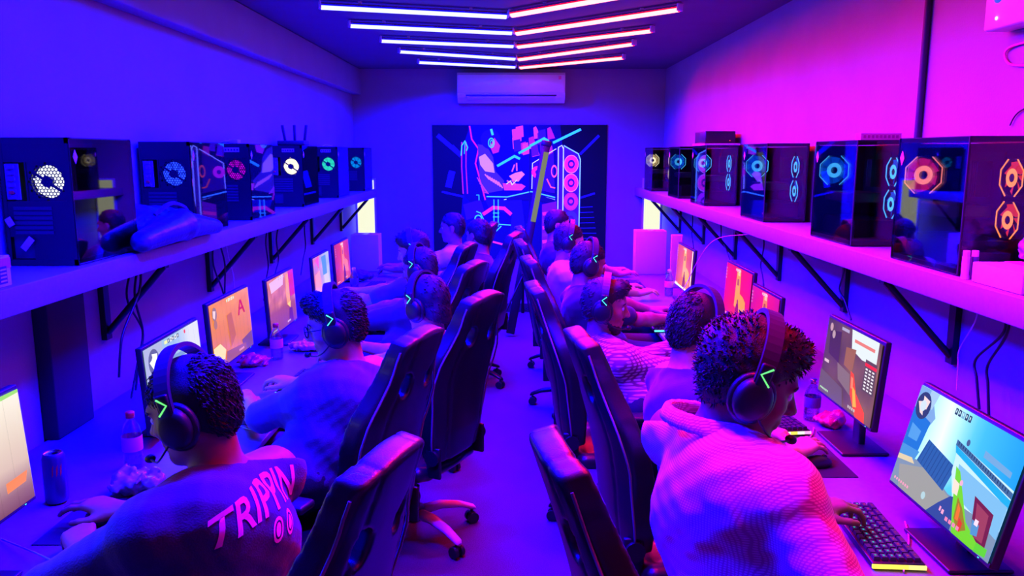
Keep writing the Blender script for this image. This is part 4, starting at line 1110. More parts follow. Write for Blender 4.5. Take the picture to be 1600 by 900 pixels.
# ================================================================== PEOPLE
def nv(v): v = np.array(v, float); return v / (np.linalg.norm(v) + 1e-12)
def lerp(a, b, t): return np.array(a) * (1 - t) + np.array(b) * t
UP = np.array([0, 0, 1.0])
def hand_into(S, wv, d, sthumb, mode, n=UP, fat=1.0):
    """palm, four separate fingers and a thumb, grown on from wrist wv; d = forward, sthumb = towards the thumb, n = back of the hand"""
    d = nv(d); n = nv(n - d * np.dot(n, d)); s = nv(sthumb - d * np.dot(sthumb, d) - n * np.dot(sthumb, n))
    P = lambda a, b, c: wv + d * a + s * b + n * c
    rise = {'mouse': 0.016, 'keys': 0.012, 'flat': 0.002}[mode]
    a0, inc1, inc2 = {'mouse': (0.12, 0.32, 0.30), 'keys': (0.30, 0.62, 0.45), 'flat': (0.05, 0.15, 0.12)}[mode]
    kn = [(0.088, 0.029, rise), (0.092, 0.008, rise + 0.003), (0.087, -0.013, rise), (0.078, -0.032, rise - 0.005)]
    ln = [(0.042, 0.026, 0.020), (0.046, 0.030, 0.021), (0.042, 0.028, 0.020), (0.033, 0.021, 0.018)]
    yaw = [0.10, 0.02, -0.06, -0.16]
    for i in range(4):
        k = P(*kn[i])
        S.cap(P(0.0, kn[i][1] * 0.55, 0.0), k, 0.0165 * fat, 0.0125 * fat, k=0.014)
        dd = nv(d * math.cos(yaw[i]) + s * math.sin(yaw[i])); a = a0 + (0.05 * i); p = k; rr = (0.0096, 0.0088, 0.0080, 0.0068)
        sc_ = 0.86 if i == 3 else 1.0
        for q in range(3):
            dr = dd * math.cos(a) - n * math.sin(a); e = p + dr * ln[i][q]
            S.cap(p, e, rr[q] * fat * sc_, rr[q + 1] * fat * sc_, k=0.004); p = e; a += (inc1, inc2, 0)[q]
    S.ell(P(0.045, 0.0, 0.001), (0.045, 0.036, 0.015), (d, s, n), k=0.014)
    b = P(0.022, 0.026, -0.004); t1 = P(0.052, 0.050, -0.010); t2 = t1 + nv(d * 0.92 + s * 0.30 - n * 0.12) * 0.034; t3 = t2 + nv(d * 0.98 + s * 0.05 - n * 0.22) * 0.026
    S.cap(b, t1, 0.0165 * fat, 0.0115 * fat, k=0.012).cap(t1, t2, 0.0112 * fat, 0.0098 * fat, k=0.004).cap(t2, t3, 0.0098 * fat, 0.0078 * fat, k=0.004)
def ik(sh, wr, l1, l2, pole):
    v = wr - sh; L = np.linalg.norm(v); f = 1.0
    if L > (l1 + l2) * 0.985: f = L / ((l1 + l2) * 0.985)
    l1 *= f; l2 *= f; d = v / L
    a = (l1 * l1 - l2 * l2 + L * L) / (2 * L); h = math.sqrt(max(l1 * l1 - a * a, 0))
    p = nv(pole - d * np.dot(pole, d)); return sh + d * a + p * h
def person(label, hc, pel, fw_deg, look, wr, wl, skin=None, hair='short', shirt=None, trousers=None, girth=1.0, res=0.008,
           sleeve=0.72, modes=('mouse', 'keys'), hair_amp=0.0011, slim=1.0, beard=False, eyes=True, extra=None, hsc=1.0, longsleeve=False, band=True, neck=0.0):
    hc = np.array(hc); pel = np.array([pel[0], pel[1], 0.628])
    root = thing('person', label, 'person', (pel[0], pel[1], 0), 0, 'players seated at the desks')
    org = (pel[0], pel[1], 0)
    a = math.radians(fw_deg); fw = np.array([math.cos(a), math.sin(a), 0]); lt = np.array([-fw[1], fw[0], 0])
    fx = nv(look); fy = nv(np.cross(UP, fx)); fz = np.cross(fx, fy)
    Hp = lambda x, y, z: hc + (fx * x + fy * y + fz * z) * hsc
    HA = (fx, fy, fz)
    nb = hc - fz * 0.135 * hsc - fx * 0.035 - UP * (0.045 - neck)           # base of the neck
    sp = nv(nb - pel); L = np.linalg.norm(nb - pel)
    back = nv(-fw + sp * np.dot(fw, sp))
    ch = lerp(pel, nb, 0.68) + back * 0.035; be = lerp(pel, nb, 0.30) + back * 0.015
    fr = np.cross(lt, sp); fr = nv(fr)
    SW = 0.175 * slim * (0.94 + 0.06 * girth)
    shl = nb - sp * 0.065 + lt * SW + fw * 0.015; shr = nb - sp * 0.065 - lt * SW + fw * 0.015
    reach = 0.29, 0.255
    def near(w_, sh):      # a wrist never farther than the arm is long
        w_ = np.array(w_, float); v = w_ - sh; hmax = math.sqrt(max(0.535 ** 2 - v[2] ** 2, 0.01)); h = math.hypot(v[0], v[1])
        if h > hmax: w_ = np.array([sh[0] + v[0] / h * hmax, sh[1] + v[1] / h * hmax, w_[2]])
        return w_
    wr = near(wr, shr); wl = near(wl, shl)
    def elbow(sh, w_, out):      # the lowest elbow that keeps the forearm above the desk edge
        xe = DKR if hc[0] > 0 else DKL
        for q in np.linspace(0.2, 1.9, 18):
            e = ik(sh, w_, *reach, pole=-UP * math.cos(q) + out * math.sin(q) - fw * 0.2)
            if abs(w_[0]) <= abs(xe): break
            t_ = (abs(xe) - 0.02 - abs(e[0])) / (abs(w_[0]) - abs(e[0]) + 1e-9)
            if (e[2] if t_ < 0 else e[2] + (w_[2] - e[2]) * t_) > DESK + 0.072: break
        return e
    er = elbow(shr, wr, -lt); el = elbow(shl, wl, lt)
    hipl = pel + lt * 0.09; hipr = pel - lt * 0.09
    knl = hipl + fw * 0.40 + lt * 0.05 + UP * (-0.02); knr = hipr + fw * 0.40 - lt * 0.05 + UP * (-0.02)
    anl = np.array([knl[0] - fw[0] * 0.06, knl[1] - fw[1] * 0.06, 0.085]); anr = np.array([knr[0] - fw[0] * 0.06, knr[1] - fw[1] * 0.06, 0.085])
    pts = np.array([hc + fz * 0.15, hc + fx * 0.15, hc - fx * 0.13, shl + lt * .1, shr - lt * .1, wr + fw * 0.2, wl + fw * 0.2, wr - lt * .09, wl + lt * .09, el, er, pel - fw * 0.19, pel + lt * .2, pel - lt * .2, knl + fw * .1, knr + fw * .1, anl + fw * 0.2, anr + fw * .2])
    lo = pts.min(0) - 0.04; hi = pts.max(0) + 0.04; lo[2] = 0.0
    g = girth
    def torso(S, inf=0.0, k=0.05):
        S.ell(pel + UP * 0.0, (0.125 * g + inf, 0.175 * (0.6 + 0.4 * g) + inf, 0.115 + inf), (fr, lt, sp), k=k)
        S.ell(be, (0.115 * g + inf, 0.158 * (0.55 + 0.45 * g) + inf, L * 0.34 + inf), (fr, lt, sp), k=k)
        S.ell(ch, (0.112 * (0.7 + 0.3 * g) + inf, 0.172 * slim + inf, L * 0.34 + inf), (fr, lt, sp), k=k)
        S.cap(shl, shr, 0.062 + inf, k=k); S.cap(nb - sp * 0.02, shl, 0.045 + inf, 0.058 + inf, k=k); S.cap(nb - sp * 0.02, shr, 0.045 + inf, 0.058 + inf, k=k)
    S = SDF(lo, hi, res)
    torso(S)
    for sh, e, w_, s_ in ((shr, er, wr, 1), (shl, el, wl, -1)):
        S.cap(sh, e, 0.050 * (0.6 + 0.4 * g), 0.040 * (0.7 + 0.3 * g), k=0.03).cap(e, lerp(e, w_, 0.35), 0.040, 0.042, k=0.02).cap(lerp(e, w_, 0.3), w_, 0.041, 0.0265, k=0.02)
        hd = w_ - e; hd = nv(np.array([hd[0], hd[1], 0]) + fw * 0.15)
        hand_into(S, w_ + hd * 0.006, hd, s_ * np.cross(UP, hd), modes[0] if s_ == 1 else modes[1], fat=1.0 if res < 0.0075 else 1.12)
    for hp_, kn_, an_ in ((hipl, knl, anl), (hipr, knr, anr)):
        S.cap(hp_, kn_, 0.085, 0.060, k=0.04).cap(kn_, lerp(kn_, an_, 0.4), 0.056, 0.058, k=0.02).cap(lerp(kn_, an_, 0.4), an_, 0.057, 0.038, k=0.02)
        S.cap(an_ - UP * 0.04, an_ + fw * 0.15 - UP * 0.052, 0.038, 0.030, k=0.02)
    # neck and head
    S.cap(nb - sp * 0.03, Hp(-0.022, 0, -0.05), 0.062 * (0.7 + .3 * g), 0.056 * (0.8 + .2 * g), k=0.03)
    S.ell(Hp(-0.012, 0, 0.036), (0.100 * hsc, 0.078 * hsc, 0.090 * hsc), HA, k=0.02)
    S.ell(Hp(0.028, 0, -0.028), (0.064 * hsc, 0.060 * hsc, 0.085 * hsc), HA, k=0.025)
    S.cap(Hp(-0.012, 0.052, -0.05), Hp(0.055, 0.018, -0.098), 0.021, 0.021, k=0.02).cap(Hp(-0.012, -0.052, -0.05), Hp(0.055, -0.018, -0.098), 0.021, 0.021, k=0.02)
    S.cap(Hp(0.062, -0.010, -0.098), Hp(0.062, 0.010, -0.098), 0.022, k=0.015)
    S.cap(Hp(0.078, -0.034, 0.026), Hp(0.078, 0.034, 0.026), 0.013, k=0.018)
    S.ell(Hp(0.055, 0.042, -0.022), (0.026, 0.022, 0.022), HA, k=0.02); S.ell(Hp(0.055, -0.042, -0.022), (0.026, 0.022, 0.022), HA, k=0.02)
    for s_ in (-1, 1): S.ell(Hp(0.096, s_ * 0.033, 0.006), (0.018, 0.017, 0.012), HA, k=0.012, sub=True)
    S.cap(Hp(0.084, 0, 0.014), Hp(0.108, 0, -0.030), 0.0085, 0.0125, k=0.010)
    for s_ in (-1, 1): S.ell(Hp(0.096, s_ * 0.012, -0.034), (0.011, 0.009, 0.008), HA, k=0.006)
    S.cap(Hp(0.083, -0.016, -0.060), Hp(0.083, 0.016, -0.060), 0.0095, k=0.008).cap(Hp(0.081, -0.014, -0.073), Hp(0.081, 0.014, -0.073), 0.0095, k=0.006)
    S.cap(Hp(0.094, -0.018, -0.0665), Hp(0.094, 0.018, -0.0665), 0.0022, k=0.003, sub=True)
    for s_ in (-1, 1):
        S.ell(Hp(-0.010, s_ * 0.079, -0.006), (0.021, 0.010, 0.033), HA, k=0.008); S.ell(Hp(-0.006, s_ * 0.089, -0.004), (0.011, 0.007, 0.018), HA, k=0.004, sub=True)
        if eyes: pass
    link('body', S.mesh('body', skin, org), root)
    if eyes:
        for s_ in (-1, 1):
            m = MB(); R = Matrix([list(fx), list(fy), list(fz)]).transposed(); c = Hp(0.0755, s_ * 0.032, 0.004) - np.array(org)
            m.ell(tuple(c), (0.0125, 0.0125, 0.0125), R=R, nu=12, nv=8); e_ = m.build('eye', M_EYE, root)
            m = MB(); m.ell(tuple(c + fx * 0.0105), (0.0035, 0.0055, 0.0055), R=R, nu=10, nv=6); m.build('iris', M_BLACK, e_)
            m = MB(); q = [Hp(0.088 - 0.010 * abs(t) ** 2, s_ * (0.034 + 0.019 * t), 0.030 - 0.006 * t * t) - np.array(org) for t in (-1, -.5, 0, .5, 1)]
            m.tube(q, [0.002, 0.0035, 0.004, 0.0032, 0.0015], 6); m.build('eyebrow', M_HAIR, root)
    # hair: a close mass over the scalp, then many small locks growing from it
    S = SDF(hc - 0.19, hc + 0.19, min(res, 0.0065))
    S.ell(Hp(-0.016, 0, 0.040), (0.104 * hsc, 0.0835 * hsc, 0.094 * hsc), HA, k=0.02)
    S.ell(Hp(-0.050, 0, -0.015), (0.062 * hsc, 0.0735 * hsc, 0.072 * hsc), HA, k=0.03)
    if hair == 'fade': S.ell(Hp(0.03, 0, 0.10), (0.075, 0.064, 0.040), HA, k=0.03)
    elif hair == 'curly': S.ell(Hp(-0.018, 0, 0.046), (0.112 * hsc, 0.092 * hsc, 0.100 * hsc), HA, k=0.02); S.ell(Hp(0.045, 0, 0.098), (0.052, 0.064, 0.038), HA, k=0.03)
    elif hair == 'long': S.ell(Hp(-0.050, 0, -0.050), (0.070, 0.086, 0.100), HA, k=0.03); S.ell(Hp(-0.02, 0, 0.042), (0.110, 0.090, 0.097), HA, k=0.02)
    elif hair == 'quiff': S.ell(Hp(0.058, 0, 0.100), (0.046, 0.058, 0.034), HA, k=0.03)
    S.wobble(hair_amp, 60 if hair != 'curly' else 120, int(abs(hc[1]) * 100))
    S.half(Hp(0.082, 0, 0.064), fx * 0.66 - fz * 0.75)                       # hairline over the brow
    S.half(Hp(-0.02, 0, -0.080 if hair != 'long' else -0.14), -fz + fx * 0.12)  # nape
    for s_ in (-1, 1):                                                      # temples, cheeks and ears stay clear
        S.ell(Hp(0.075, s_ * 0.085, 0.010), (0.050, 0.040, 0.050), HA, k=0.012, sub=True)
        S.ell(Hp(0.035, s_ * 0.085, -0.055), (0.060, 0.040, 0.062), HA, k=0.01, sub=True)
        if hair != 'long': S.ell(Hp(-0.004, s_ * 0.085, -0.012), (0.026, 0.026, 0.036), HA, k=0.008, sub=True)
    hme = S.mesh('hair', M_HAIR, org)
    nloc = (2200 if res < 0.007 else 500)
    r = random.Random(int(abs(hc[1]) * 1000)); O = np.array(org); pol = hme.polygons; locks = MB(); cen = hc - O
    for _ in range(nloc):
        f = pol[r.randrange(len(pol))]; c = np.array(f.center); n_ = np.array(f.normal)
        out = c - cen
        if np.dot(n_, out) < 0.02: continue
        if band and (abs(np.dot(out, fx) + 0.012) < 0.034 and np.dot(out, fz) > 0.03 or abs(np.dot(out, fy)) > 0.068 and np.dot(out, fz) < 0.06 and abs(np.dot(out, fx)) < 0.06): continue
        up_ = np.dot(out, fz)
        if hair == 'curly': dr = n_ * 0.55 + np.array([r.uniform(-1, 1) for _ in range(3)]) * 0.9; Ln = r.uniform(0.007, 0.013)
        else:
            fl = -fx * 0.55 - fz * (0.8 if hair != 'quiff' else 0.35) if up_ < 0.09 else (fx * (0.9 if np.dot(out, fx) > -0.02 else -0.6))
            fl = fl - n_ * np.dot(fl, n_); dr = nv(fl) + n_ * (0.10 if hair != 'quiff' else 0.22) + np.array([r.uniform(-1, 1) for _ in range(3)]) * 0.26; Ln = r.uniform(0.012, 0.026)
        dr = nv(dr); sd = nv(np.cross(dr, n_ + 0.01)); wd = r.uniform(0.0016, 0.0034)
        p0 = c - n_ * 0.002; p1 = c + dr * Ln * 0.5 + n_ * 0.0022; p2 = c + dr * Ln - n_ * (0.002 if hair != 'curly' else -0.004) + (sd * r.uniform(-.006, .006))
        th = n_ * 0.0018
        vs = [p0 - sd * wd, p0 + sd * wd, p0 + th, p1 - sd * wd * .8, p1 + sd * wd * .8, p1 + th, p2]
        locks.add([tuple(v) for v in vs], [(0, 1, 4, 3), (1, 2, 5, 4), (2, 0, 3, 5), (3, 4, 6), (4, 5, 6), (5, 3, 6)], 0, None, True)
    bm = bmesh.new(); bm.from_mesh(hme); lm = locks.mesh('locks', M_HAIR); bm.from_mesh(lm); bm.to_mesh(hme); bm.free(); bpy.data.meshes.remove(lm)
    link('hair', hme, root)
    if beard:
        S = SDF(hc - 0.16, hc + 0.14, 0.006)
        S.cap(Hp(-0.012, 0.054, -0.045), Hp(0.055, 0.020, -0.102), 0.0225, 0.026, k=0.02).cap(Hp(-0.012, -0.054, -0.045), Hp(0.055, -0.020, -0.102), 0.0225, 0.026, k=0.02)
        S.cap(Hp(0.062, -0.012, -0.106), Hp(0.062, 0.012, -0.106), 0.025, k=0.015); S.cap(Hp(0.088, -0.020, -0.050), Hp(0.088, 0.020, -0.050), 0.007, k=0.01)
        S.ell(Hp(0.09, 0, -0.066), (0.03, 0.02, 0.010), HA, k=0.006, sub=True); S.wobble(0.0016, 300, 2)
        link('beard', S.mesh('beard', M_HAIR, org), root)
    # shirt: follows the torso, stops at neck, sleeves and hem
    S = SDF(lo, hi, max(res, 0.007))
    torso(S, 0.013)
    for sh, e, w_ in ((shr, er, wr), (shl, el, wl)):
        if longsleeve:
            S.cap(sh, e, 0.066, 0.056, k=0.04).cap(e, lerp(e, w_, 0.90), 0.056, 0.040, k=0.03)
        else:
            q = lerp(sh, e, sleeve); S.cap(sh, q, 0.064 * (0.6 + 0.4 * g), 0.063 * (0.65 + 0.35 * g), k=0.04)
    S.wobble(0.0020, 26, int(abs(hc[0]) * 1000)); S.wobble(0.0012, 70, 3)
    S.half(nb + sp * 0.030, sp + fr * 0.30)
    S.half(pel - UP * 0.03 + fw * 0.05, -UP * 0.9 + fw * 0.3)
    shm = link('shirt', S.mesh('shirt', shirt, org), root)
    # trousers
    S = SDF(np.array([min(p[0] for p in (pel - 0.25, pel + 0.25, knl - .14, knr - .14, knl + .14, knr + .14)), min(p[1] for p in (pel - .25, knl - .14, knr - .14)), 0.02]), np.array([max(p[0] for p in (pel + .25, knl + .14, knr + .14)), max(p[1] for p in (pel + .25, knl + .14, knr + .14)), 0.75]), 0.011)
    S.ell(pel - UP * 0.01, (0.135 * g, 0.185 * (0.6 + 0.4 * g), 0.12), (fr, lt, sp), k=0.05)
    for hp_, kn_, an_ in ((hipl, knl, anl), (hipr, knr, anr)): S.cap(hp_, kn_, 0.098, 0.074, k=0.05).cap(kn_, an_ + UP * 0.01, 0.072, 0.056, k=0.03)
    S.half(pel + UP * 0.09, UP)
    link('trousers', S.mesh('trousers', trousers or M_JEANS, org), root)
    for an_ in (anl, anr):
        S = SDF(an_ - 0.26, an_ + 0.26, 0.011); q = an_ - UP * 0.038
        S.cap(q - fw * 0.03, q + fw * 0.16 - UP * 0.012, 0.046, 0.038, k=0.02).half((0, 0, 0.004), -UP)
        link('shoe', S.mesh('shoe', M_SHOE, org), root)
    return dict(root=root, org=np.array(org), Hp=Hp, fx=fx, fy=fy, fz=fz, hc=hc, nb=nb, sp=sp, fw=fw, lt=lt, fr=fr, shirt=shm, wr=wr, wl=wl, hsc=hsc, pel=pel, ch=ch)

def headset(label, p, near, led, mic=True, band_back=0.0):
    """over-ear headset worn by p; near = +1 when the wearer's left side faces the camera"""
    Hp, fx, fy, fz = p['Hp'], p['fx'], p['fy'], p['fz']; o = p['hc']
    t = thing('headset', label, 'headset', tuple(o), 0, 'gaming headsets worn by the players')
    Q = lambda x, y, z: Vector(Hp(x, y, z) - o)
    R = Matrix([list(fx), list(fy), list(fz)]).transposed()
    tilt = -0.012; bt = 0.122
    m = MB(); arc = []
    for i in range(25):
        a = math.pi * i / 24
        arc.append((0.116 * math.cos(a), 0.030 + bt * math.sin(a)))
    vs = []
    for y, z in arc:       # flat band of real thickness
        r = Vector((0, y, z - 0.03)).normalized()
        for dx, dr in ((-0.017, 0.0), (-0.017, 0.011), (0.017, 0.011), (0.017, 0.0)):
            vs.append(Q(tilt + dx, y + r.y * dr, z + r.z * dr))
    m.add(vs, [(i * 4 + j, i * 4 + (j + 1) % 4, (i + 1) * 4 + (j + 1) % 4, (i + 1) * 4 + j) for i in range(24) for j in range(4)] + [(0, 1, 2, 3), (99, 98, 97, 96)])
    m.build('headband', mat('headset_band', (52, 50, 56), 0.4), t)
    for s_ in (-1, 1):
        m = MB(); n = 22; prof = [(0.0, 0.034), (0.030, 0.034), (0.040, 0.028), (0.044, 0.018), (0.044, 0.004), (0.040, -0.004), (0.0, -0.004)]
        vs = []
        for r, h in prof:
            for i in range(n):
                a = 2 * math.pi * i / n; vs.append(Q(tilt + 0.92 * r * math.cos(a), s_ * (0.0985 + h), -0.012 + 1.12 * r * math.sin(a)))
        m.add(vs, [(j * n + i, j * n + (i + 1) % n, (j + 1) * n + (i + 1) % n, (j + 1) * n + i) for j in range(len(prof) - 1) for i in range(n)], 0, None, True)
        cup = m.build('ear_cup', M_BLACK, t)
        m = MB(); m.tube([Q(tilt + 0.043 * 0.92 * math.cos(a), s_ * 0.1000, -0.012 + 0.043 * 1.12 * math.sin(a)) for a in np.linspace(0, 2 * math.pi, 25)[:-1]], 0.011, 8, closed=True); m.build('ear_cushion', M_LEATHER, cup)
        m = MB(); m.rbox(tuple(Q(tilt, s_ * 0.124, 0.046)), (0.030, 0.014, 0.055), 0.005, R=R); m.build('yoke', M_BLACK, t)
        m = MB(); m.tube([Q(tilt + 0.010, s_ * 0.1325, 0.066), Q(tilt - 0.010, s_ * 0.1335, 0.048), Q(tilt + 0.014, s_ * 0.1335, 0.028)], 0.0022, 6); m.build('light_strip', led, t)
    if mic:
        s_ = near
        pts = spline([Q(0.0, s_ * 0.128, -0.035), Q(0.045, s_ * 0.118, -0.070), Q(0.085, s_ * 0.075, -0.085), Q(0.115, s_ * 0.045, -0.082)], 6)
        m = MB(); m.tube(pts, 0.0028, 6); mo = m.build('microphone_boom', M_BLACK, t)
        m = MB(); m.ell(Q(0.118, s_ * 0.040, -0.081), (0.014, 0.011, 0.011), R=R, nu=12, nv=8); m.build('microphone', M_BLACK, mo)
    return t

# checked shirt of the nearest right player and the plaid sleeves behind him
def checked(name, c1, c2, scale, thin=0.5):
    m = bpy.data.materials.new(name); m.use_nodes = True; nt = m.node_tree; b = nt.nodes['Principled BSDF']; b.inputs['Roughness'].default_value = 0.85
    tc = nt.nodes.new('ShaderNodeTexCoord')
    def wave(direction):
        w_ = nt.nodes.new('ShaderNodeTexWave'); w_.wave_type = 'BANDS'; w_.bands_direction = direction; w_.inputs['Scale'].default_value = scale
        nt.links.new(tc.outputs['Object'], w_.inputs['Vector']); return w_
    a, c = wave('Z'), wave('Y')
    mx = nt.nodes.new('ShaderNodeMath'); mx.operation = 'MULTIPLY'
    nt.links.new(a.outputs['Fac'], mx.inputs[0]); nt.links.new(c.outputs['Fac'], mx.inputs[1])
    r = nt.nodes.new('ShaderNodeValToRGB'); r.color_ramp.elements[0].position = 0.10; r.color_ramp.elements[1].position = thin
    r.color_ramp.elements[0].color = lin(c2); r.color_ramp.elements[1].color = lin(c1)
    nt.links.new(mx.outputs[0], r.inputs['Fac']); nt.links.new(r.outputs['Color'], b.inputs['Base Color'])
    MATS[name] = m; return m
M_CHECK = checked('white_checked_cotton', (240, 228, 230), (190, 158, 176), 58.0, 0.34)
M_PLAID = checked('pale_plaid_cotton', (220, 190, 200), (130, 80, 110), 20.0, 0.42)

def hd(px, py, zc): return np.array(pd(px, py, zc))
def dk(px, py, z=DESK + 0.058): return np.array(pz(px, py, z))
def face_dir(deg, pitch): a = math.radians(deg); return (math.cos(a) * math.cos(pitch), math.sin(a) * math.cos(pitch), math.sin(pitch))
PE = {}
def addp(key, **k): PE[key] = person(**k)
WZ = DESK + 0.060
addp('L1', label='person in a dark T-shirt with pink lettering on the back, nearest on the left', hc=hd(300, 640, 1.92), pel=(-0.73, 1.70), fw_deg=155, look=face_dir(176, -0.28),
     wr=dk(190, 798), wl=dk(128, 858), skin=M_SKIN_B, hair='short', shirt=M_NAVY, girth=1.18, res=0.006, slim=1.08, sleeve=0.95)
addp('L2', label='person in a blue T-shirt and black framed glasses, second on the left', hc=hd(524, 508, 3.0), pel=(-0.75, 2.82), fw_deg=152, look=face_dir(184, -0.20),
     wr=(-0.95, 3.40, WZ), wl=(-1.06, 3.12, WZ), skin=M_SKIN_A, hair='quiff', shirt=M_BLUEC, res=0.006, modes=('keys', 'mouse'), sleeve=0.9, hair_amp=0.0012)
addp('L3', label='person with dark collar length hair and a pale pink T-shirt, third on the left', hc=hd(664, 476, 3.75), pel=(-0.53, 3.60), fw_deg=155, look=face_dir(152, -0.2),
     wr=(-0.98, 4.20, WZ), wl=(-1.00, 4.00, WZ), skin=M_SKIN_A, hair='long', shirt=M_WHITEC, res=0.008)
addp('L4', label='person in dark clothing half hidden behind the pink T-shirt wearer on the left', hc=hd(655, 421, 4.75), pel=(-0.63, 4.57), fw_deg=158, look=face_dir(165, -0.2),
     wr=(-1.04, 5.00, WZ), wl=(-1.04, 4.75, WZ), skin=M_SKIN_B, hair='short', shirt=M_NAVY, res=0.009)
addp('L5', label='person with curly hair and a pink lit face in profile, far left', hc=hd(645, 392, 5.55), pel=(-0.74, 5.44), fw_deg=165, look=face_dir(182, -0.25),
     wr=(-1.12, 5.78, WZ), wl=(-1.12, 5.52, WZ), skin=M_SKIN_A, hair='curly', shirt=M_BLUEC, res=0.009)
addp('L6', label='person with short dark hair looking left, in front of the poster on the left', hc=hd(706, 356, 7.0), pel=(-0.63, 6.98), fw_deg=172, look=face_dir(180, -0.05),
     wr=(-1.02, 7.08, WZ), wl=(-1.02, 6.86, WZ), skin=M_SKIN_B, hair='short', shirt=M_WHITEC, res=0.010)
addp('L7', label='person in a dark T-shirt seen from behind, back of the head before the poster', hc=hd(747, 368, 6.28), pel=(-0.42, 6.16), fw_deg=168, look=face_dir(140, -0.15),
     wr=(-0.86, 6.42, 0.80), wl=(-0.86, 6.14, 0.80), skin=M_SKIN_B, hair='short', shirt=M_NAVY, res=0.010, modes=('flat', 'flat'), eyes=False)
addp('R1', label='person in a white checked shirt with curly black hair, nearest on the right', hc=hd(1172, 596, 1.86), pel=(0.60, 1.68), fw_deg=22, look=face_dir(-6, -0.34),
     wr=(0.90, 1.52, WZ), wl=dk(1262, 798, DESK + .088), skin=M_SKIN_C, hair='curly', shirt=M_CHECK, girth=1.36, res=0.006, slim=1.14, sleeve=0.98, hair_amp=0.0016, hsc=1.06, neck=0.035)
addp('R2', label='person in a plain dark blue T-shirt, second on the right', hc=hd(1090, 515, 2.88), pel=(0.69, 2.70), fw_deg=12, look=face_dir(24, -0.25),
     wr=dk(1240, 708), wl=dk(1185, 672, DESK + .075), skin=M_SKIN_A, hair='short', shirt=M_NAVY, res=0.006, sleeve=0.85)
addp('R3', label='bearded person in a pale plaid long sleeved shirt, leaning back on the right', hc=hd(947, 478, 3.8), pel=(0.59, 3.68), fw_deg=12, look=face_dir(-8, -0.12),
     wr=(0.94, 3.82, DESK + 0.09), wl=(0.90, 4.05, DESK + 0.09), skin=M_SKIN_B, hair='quiff', shirt=M_PLAID, res=0.007, longsleeve=True, beard=True, modes=('flat', 'flat'))
addp('R4', label='person in a dark T-shirt leaning over the desk beyond the bearded player', hc=hd(920, 412, 4.8), pel=(0.56, 4.64), fw_deg=16, look=face_dir(10, -0.25),
     wr=(0.96, 4.78, WZ), wl=(0.92, 5.05, WZ), skin=M_SKIN_B, hair='short', shirt=M_BLACKC, res=0.009)
addp('R5', label='person with a red lit cheek and a white T-shirt, far right', hc=hd(890, 378, 5.7), pel=(0.52, 5.54), fw_deg=14, look=face_dir(0, -0.2),
     wr=(0.96, 5.70, WZ), wl=(0.92, 5.98, WZ), skin=M_SKIN_A, hair='short', shirt=M_WHITEC, res=0.009)
addp('R6', label='person seated farthest along the right row, dark hair before the poster', hc=hd(872, 352, 6.7), pel=(0.53, 6.53), fw_deg=6, look=face_dir(0, -0.1),
     wr=(0.96, 6.62, WZ), wl=(0.94, 6.85, WZ), skin=M_SKIN_A, hair='short', shirt=M_NAVY, res=0.010)
HSN = {'L1': ('black headset with a green light on the nearest left player', 1, M_GREENLED), 'L2': ('black headset with a mint light on the player in glasses', 1, M_CYANLED),
       'L3': ('black headset with a cyan light on the collar length hair', 1, M_CYANLED), 'L4': ('black headset with a cyan light on the half hidden left player', 1, M_CYANLED),
       'L5': ('black headset on the curly haired player at the far left', 1, M_CYANLED), 'R1': ('black headset with a green light on the checked shirt wearer', -1, M_GREENLED),
       'R2': ('black headset with a green light on the dark blue T-shirt wearer', -1, M_GREENLED), 'R3': ('black headset pushed back on the bearded player', -1, M_CYANLED),
       'R4': ('black headset on the player leaning beyond the bearded player', -1, M_CYANLED), 'R5': ('black headset with a cyan light on the far right player', -1, M_CYANLED)}
for k, (lb, nr, led) in HSN.items(): headset(lb, PE[k], nr, led, mic=k in ('L1', 'L2', 'R1', 'R2', 'R3'))

# collar of the checked shirt
def collar(p):
    nb, sp, fr, lt = p['nb'], p['sp'], p['fr'], p['lt']
    S = SDF(nb - 0.16, nb + 0.16, 0.006)
    pts = []
    for i in range(25):
        a = 2 * math.pi * i / 24
        pts.append(nb + fr * (0.088 * math.cos(a) + 0.004) + lt * 0.094 * math.sin(a) + sp * (0.048 - 0.030 * math.cos(a)))
    for i in range(24):
        S.cap(pts[i], pts[i + 1], 0.009, k=0.004)
        S.cap(pts[i] - sp * 0.02 + (pts[i] - nb) * 0.10, pts[i + 1] - sp * 0.02 + (pts[i + 1] - nb) * 0.10, 0.008, k=0.012)
        S.cap(pts[i] - sp * 0.035 + (pts[i] - nb) * 0.17, pts[i + 1] - sp * 0.035 + (pts[i + 1] - nb) * 0.17, 0.006, k=0.012)
    link('collar', S.mesh('collar', M_CHECK, tuple(p['org'])), p['root'])
collar(PE['R1'])

